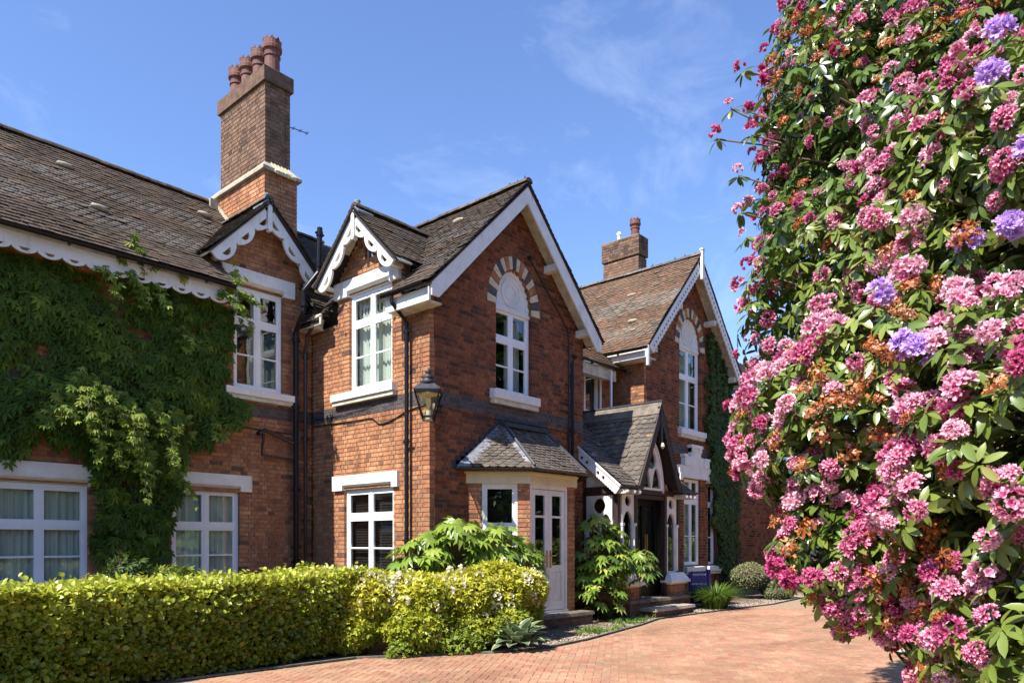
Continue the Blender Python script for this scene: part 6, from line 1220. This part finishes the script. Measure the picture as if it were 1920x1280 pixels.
for q in PU:
    p = cw(*q)-np.array([0, 0, CAMH]); rel = P-np.array([0, 0, CAMH]); ds = np.sqrt((rel**2).sum(1)); an = 1-(rel@p)/ds/np.sqrt((p**2).sum()); j = np.argmin(an*2500+ds); F_.append((P[j]+ax[j]*.06-rel[j]/ds[j]*.1, unit(-VR*.0 if False else np.array([-VD[0], -VD[1], .5])+rng.normal(size=3)*.25), 'purple', .92, .12))
def fscore(f): 
    d = np.array([0, 0, CAMH])-f[0]; return ((.3+max(0, float((f[1]*unit(d)).sum())))/float((d**2).sum())) if shown(f[0], 0) else 0
F_.sort(key=lambda f: -fscore(f)); tm_me = {}
matn = {'pink': 'petal_pink', 'purple': 'petal_purple', 'faded': 'petal_faded'}; nmn = {'pink': 'flower_cluster', 'purple': 'purple_flower_cluster', 'faded': 'faded_flower_cluster'}
for t_, lst in TM.items():
    for q, (a, b, c) in enumerate(lst): tm_me[t_, q] = tmpl_mesh(nmn[t_], a, b, c, matn[t_])
used = {'pink': 0, 'purple': 0, 'faded': 0}; restf = {}
for f in F_:
    v_ = random.randrange(len(TM[f[2]])); z_ = unit(f[1]); x_ = unit(np.cross(z_, rng.normal(size=3))); y_ = np.cross(z_, x_)
    if used['pink']+used['purple']+used['faded'] < 300 and fscore(f) > 0:
        o = put(nmn[f[2]], tm_me[f[2], v_], rh, mat4(x_, y_, z_, f[0], f[3]), tint=f[4]); used[f[2]] += 1
        if f[2] == 'purple': o['label'] = 'purple blossom head'
        elif f[2] == 'faded': o['label'] = 'withered orange brown blossom head'
    else: restf.setdefault((f[2], v_), []).append((f[0], x_, y_, z_, f[3], f[4]))
for (t_, v_), L_ in restf.items():
    a, b, c = LO.get(t_, TM[t_])[v_]; N0 = len(L_); me = scatter('blossom', a, b, *[np.array([l[q] for l in L_]) for q in range(4)], np.array([l[4] for l in L_]), np.array([l[5] for l in L_]), matn[t_], smooth=False)
    at_ = me.attributes['tint']; vals = (np.tile(c, N0)+np.repeat([l[5] for l in L_], len(b))).astype(np.float32); at_.data.foreach_set('value', np.clip(vals, 0, 1)); put('blossom', me, rh, kind='stuff')
# trunk, limbs and twigs
m = MB(); tb = Vector(TB); tops = [Vector(cw(*c)) for c, r in LB]
def limb(a, b, r0, r1, sag=0, n=7):
    a, b = Vector(a), Vector(b); pts = [a.lerp(b, i/n)+Vector((random.gauss(0, .05), random.gauss(0, .05), random.gauss(0, .03)-sag*math.sin(math.pi*i/n)))*(0 if i in (0, n) else 1) for i in range(n+1)]; m.tube(pts, [r0+(r1-r0)*i/n for i in range(n+1)], 'bark', 9, caps=False)
fork = Vector(cw(2.95, 4.55, .75)); limb(tb, fork, .17, .13); limb(tb, Vector(cw(3.5, 4.9, 1.6)), .14, .10)
for q, t in enumerate(tops): limb(fork if q % 2 else Vector(cw(3.1, 4.8, 1.3)), t, .085, .025, .05, 8)
limb(fork, cw(3.1, 4.8, 1.3), .12, .1); limb(fork, cw(2.05, 4.45, 1.55), .08, .02, -.1); limb(fork, cw(2.5, 3.4, 1.5), .07, .02, -.1)
part('trunk', m, rh, smooth=True)
tw = list(twp)
for q, ((c, r)) in enumerate(bl):
    for i in range(70): d = Vector(U3(1)[0]); e = Vector(c)+Vector((d.x*r[0], d.y*r[1], d.z*r[2]))*.97; s_ = Vector(c)+(e-Vector(c))*.2+Vector((random.gauss(0, .1), random.gauss(0, .1), random.gauss(0, .1))); mid = s_.lerp(e, .55)+Vector((random.gauss(0, .07), random.gauss(0, .07), -.07)); tw.append([s_, mid, e])
stems('twigs', tw, .0065, 'twig', rh)
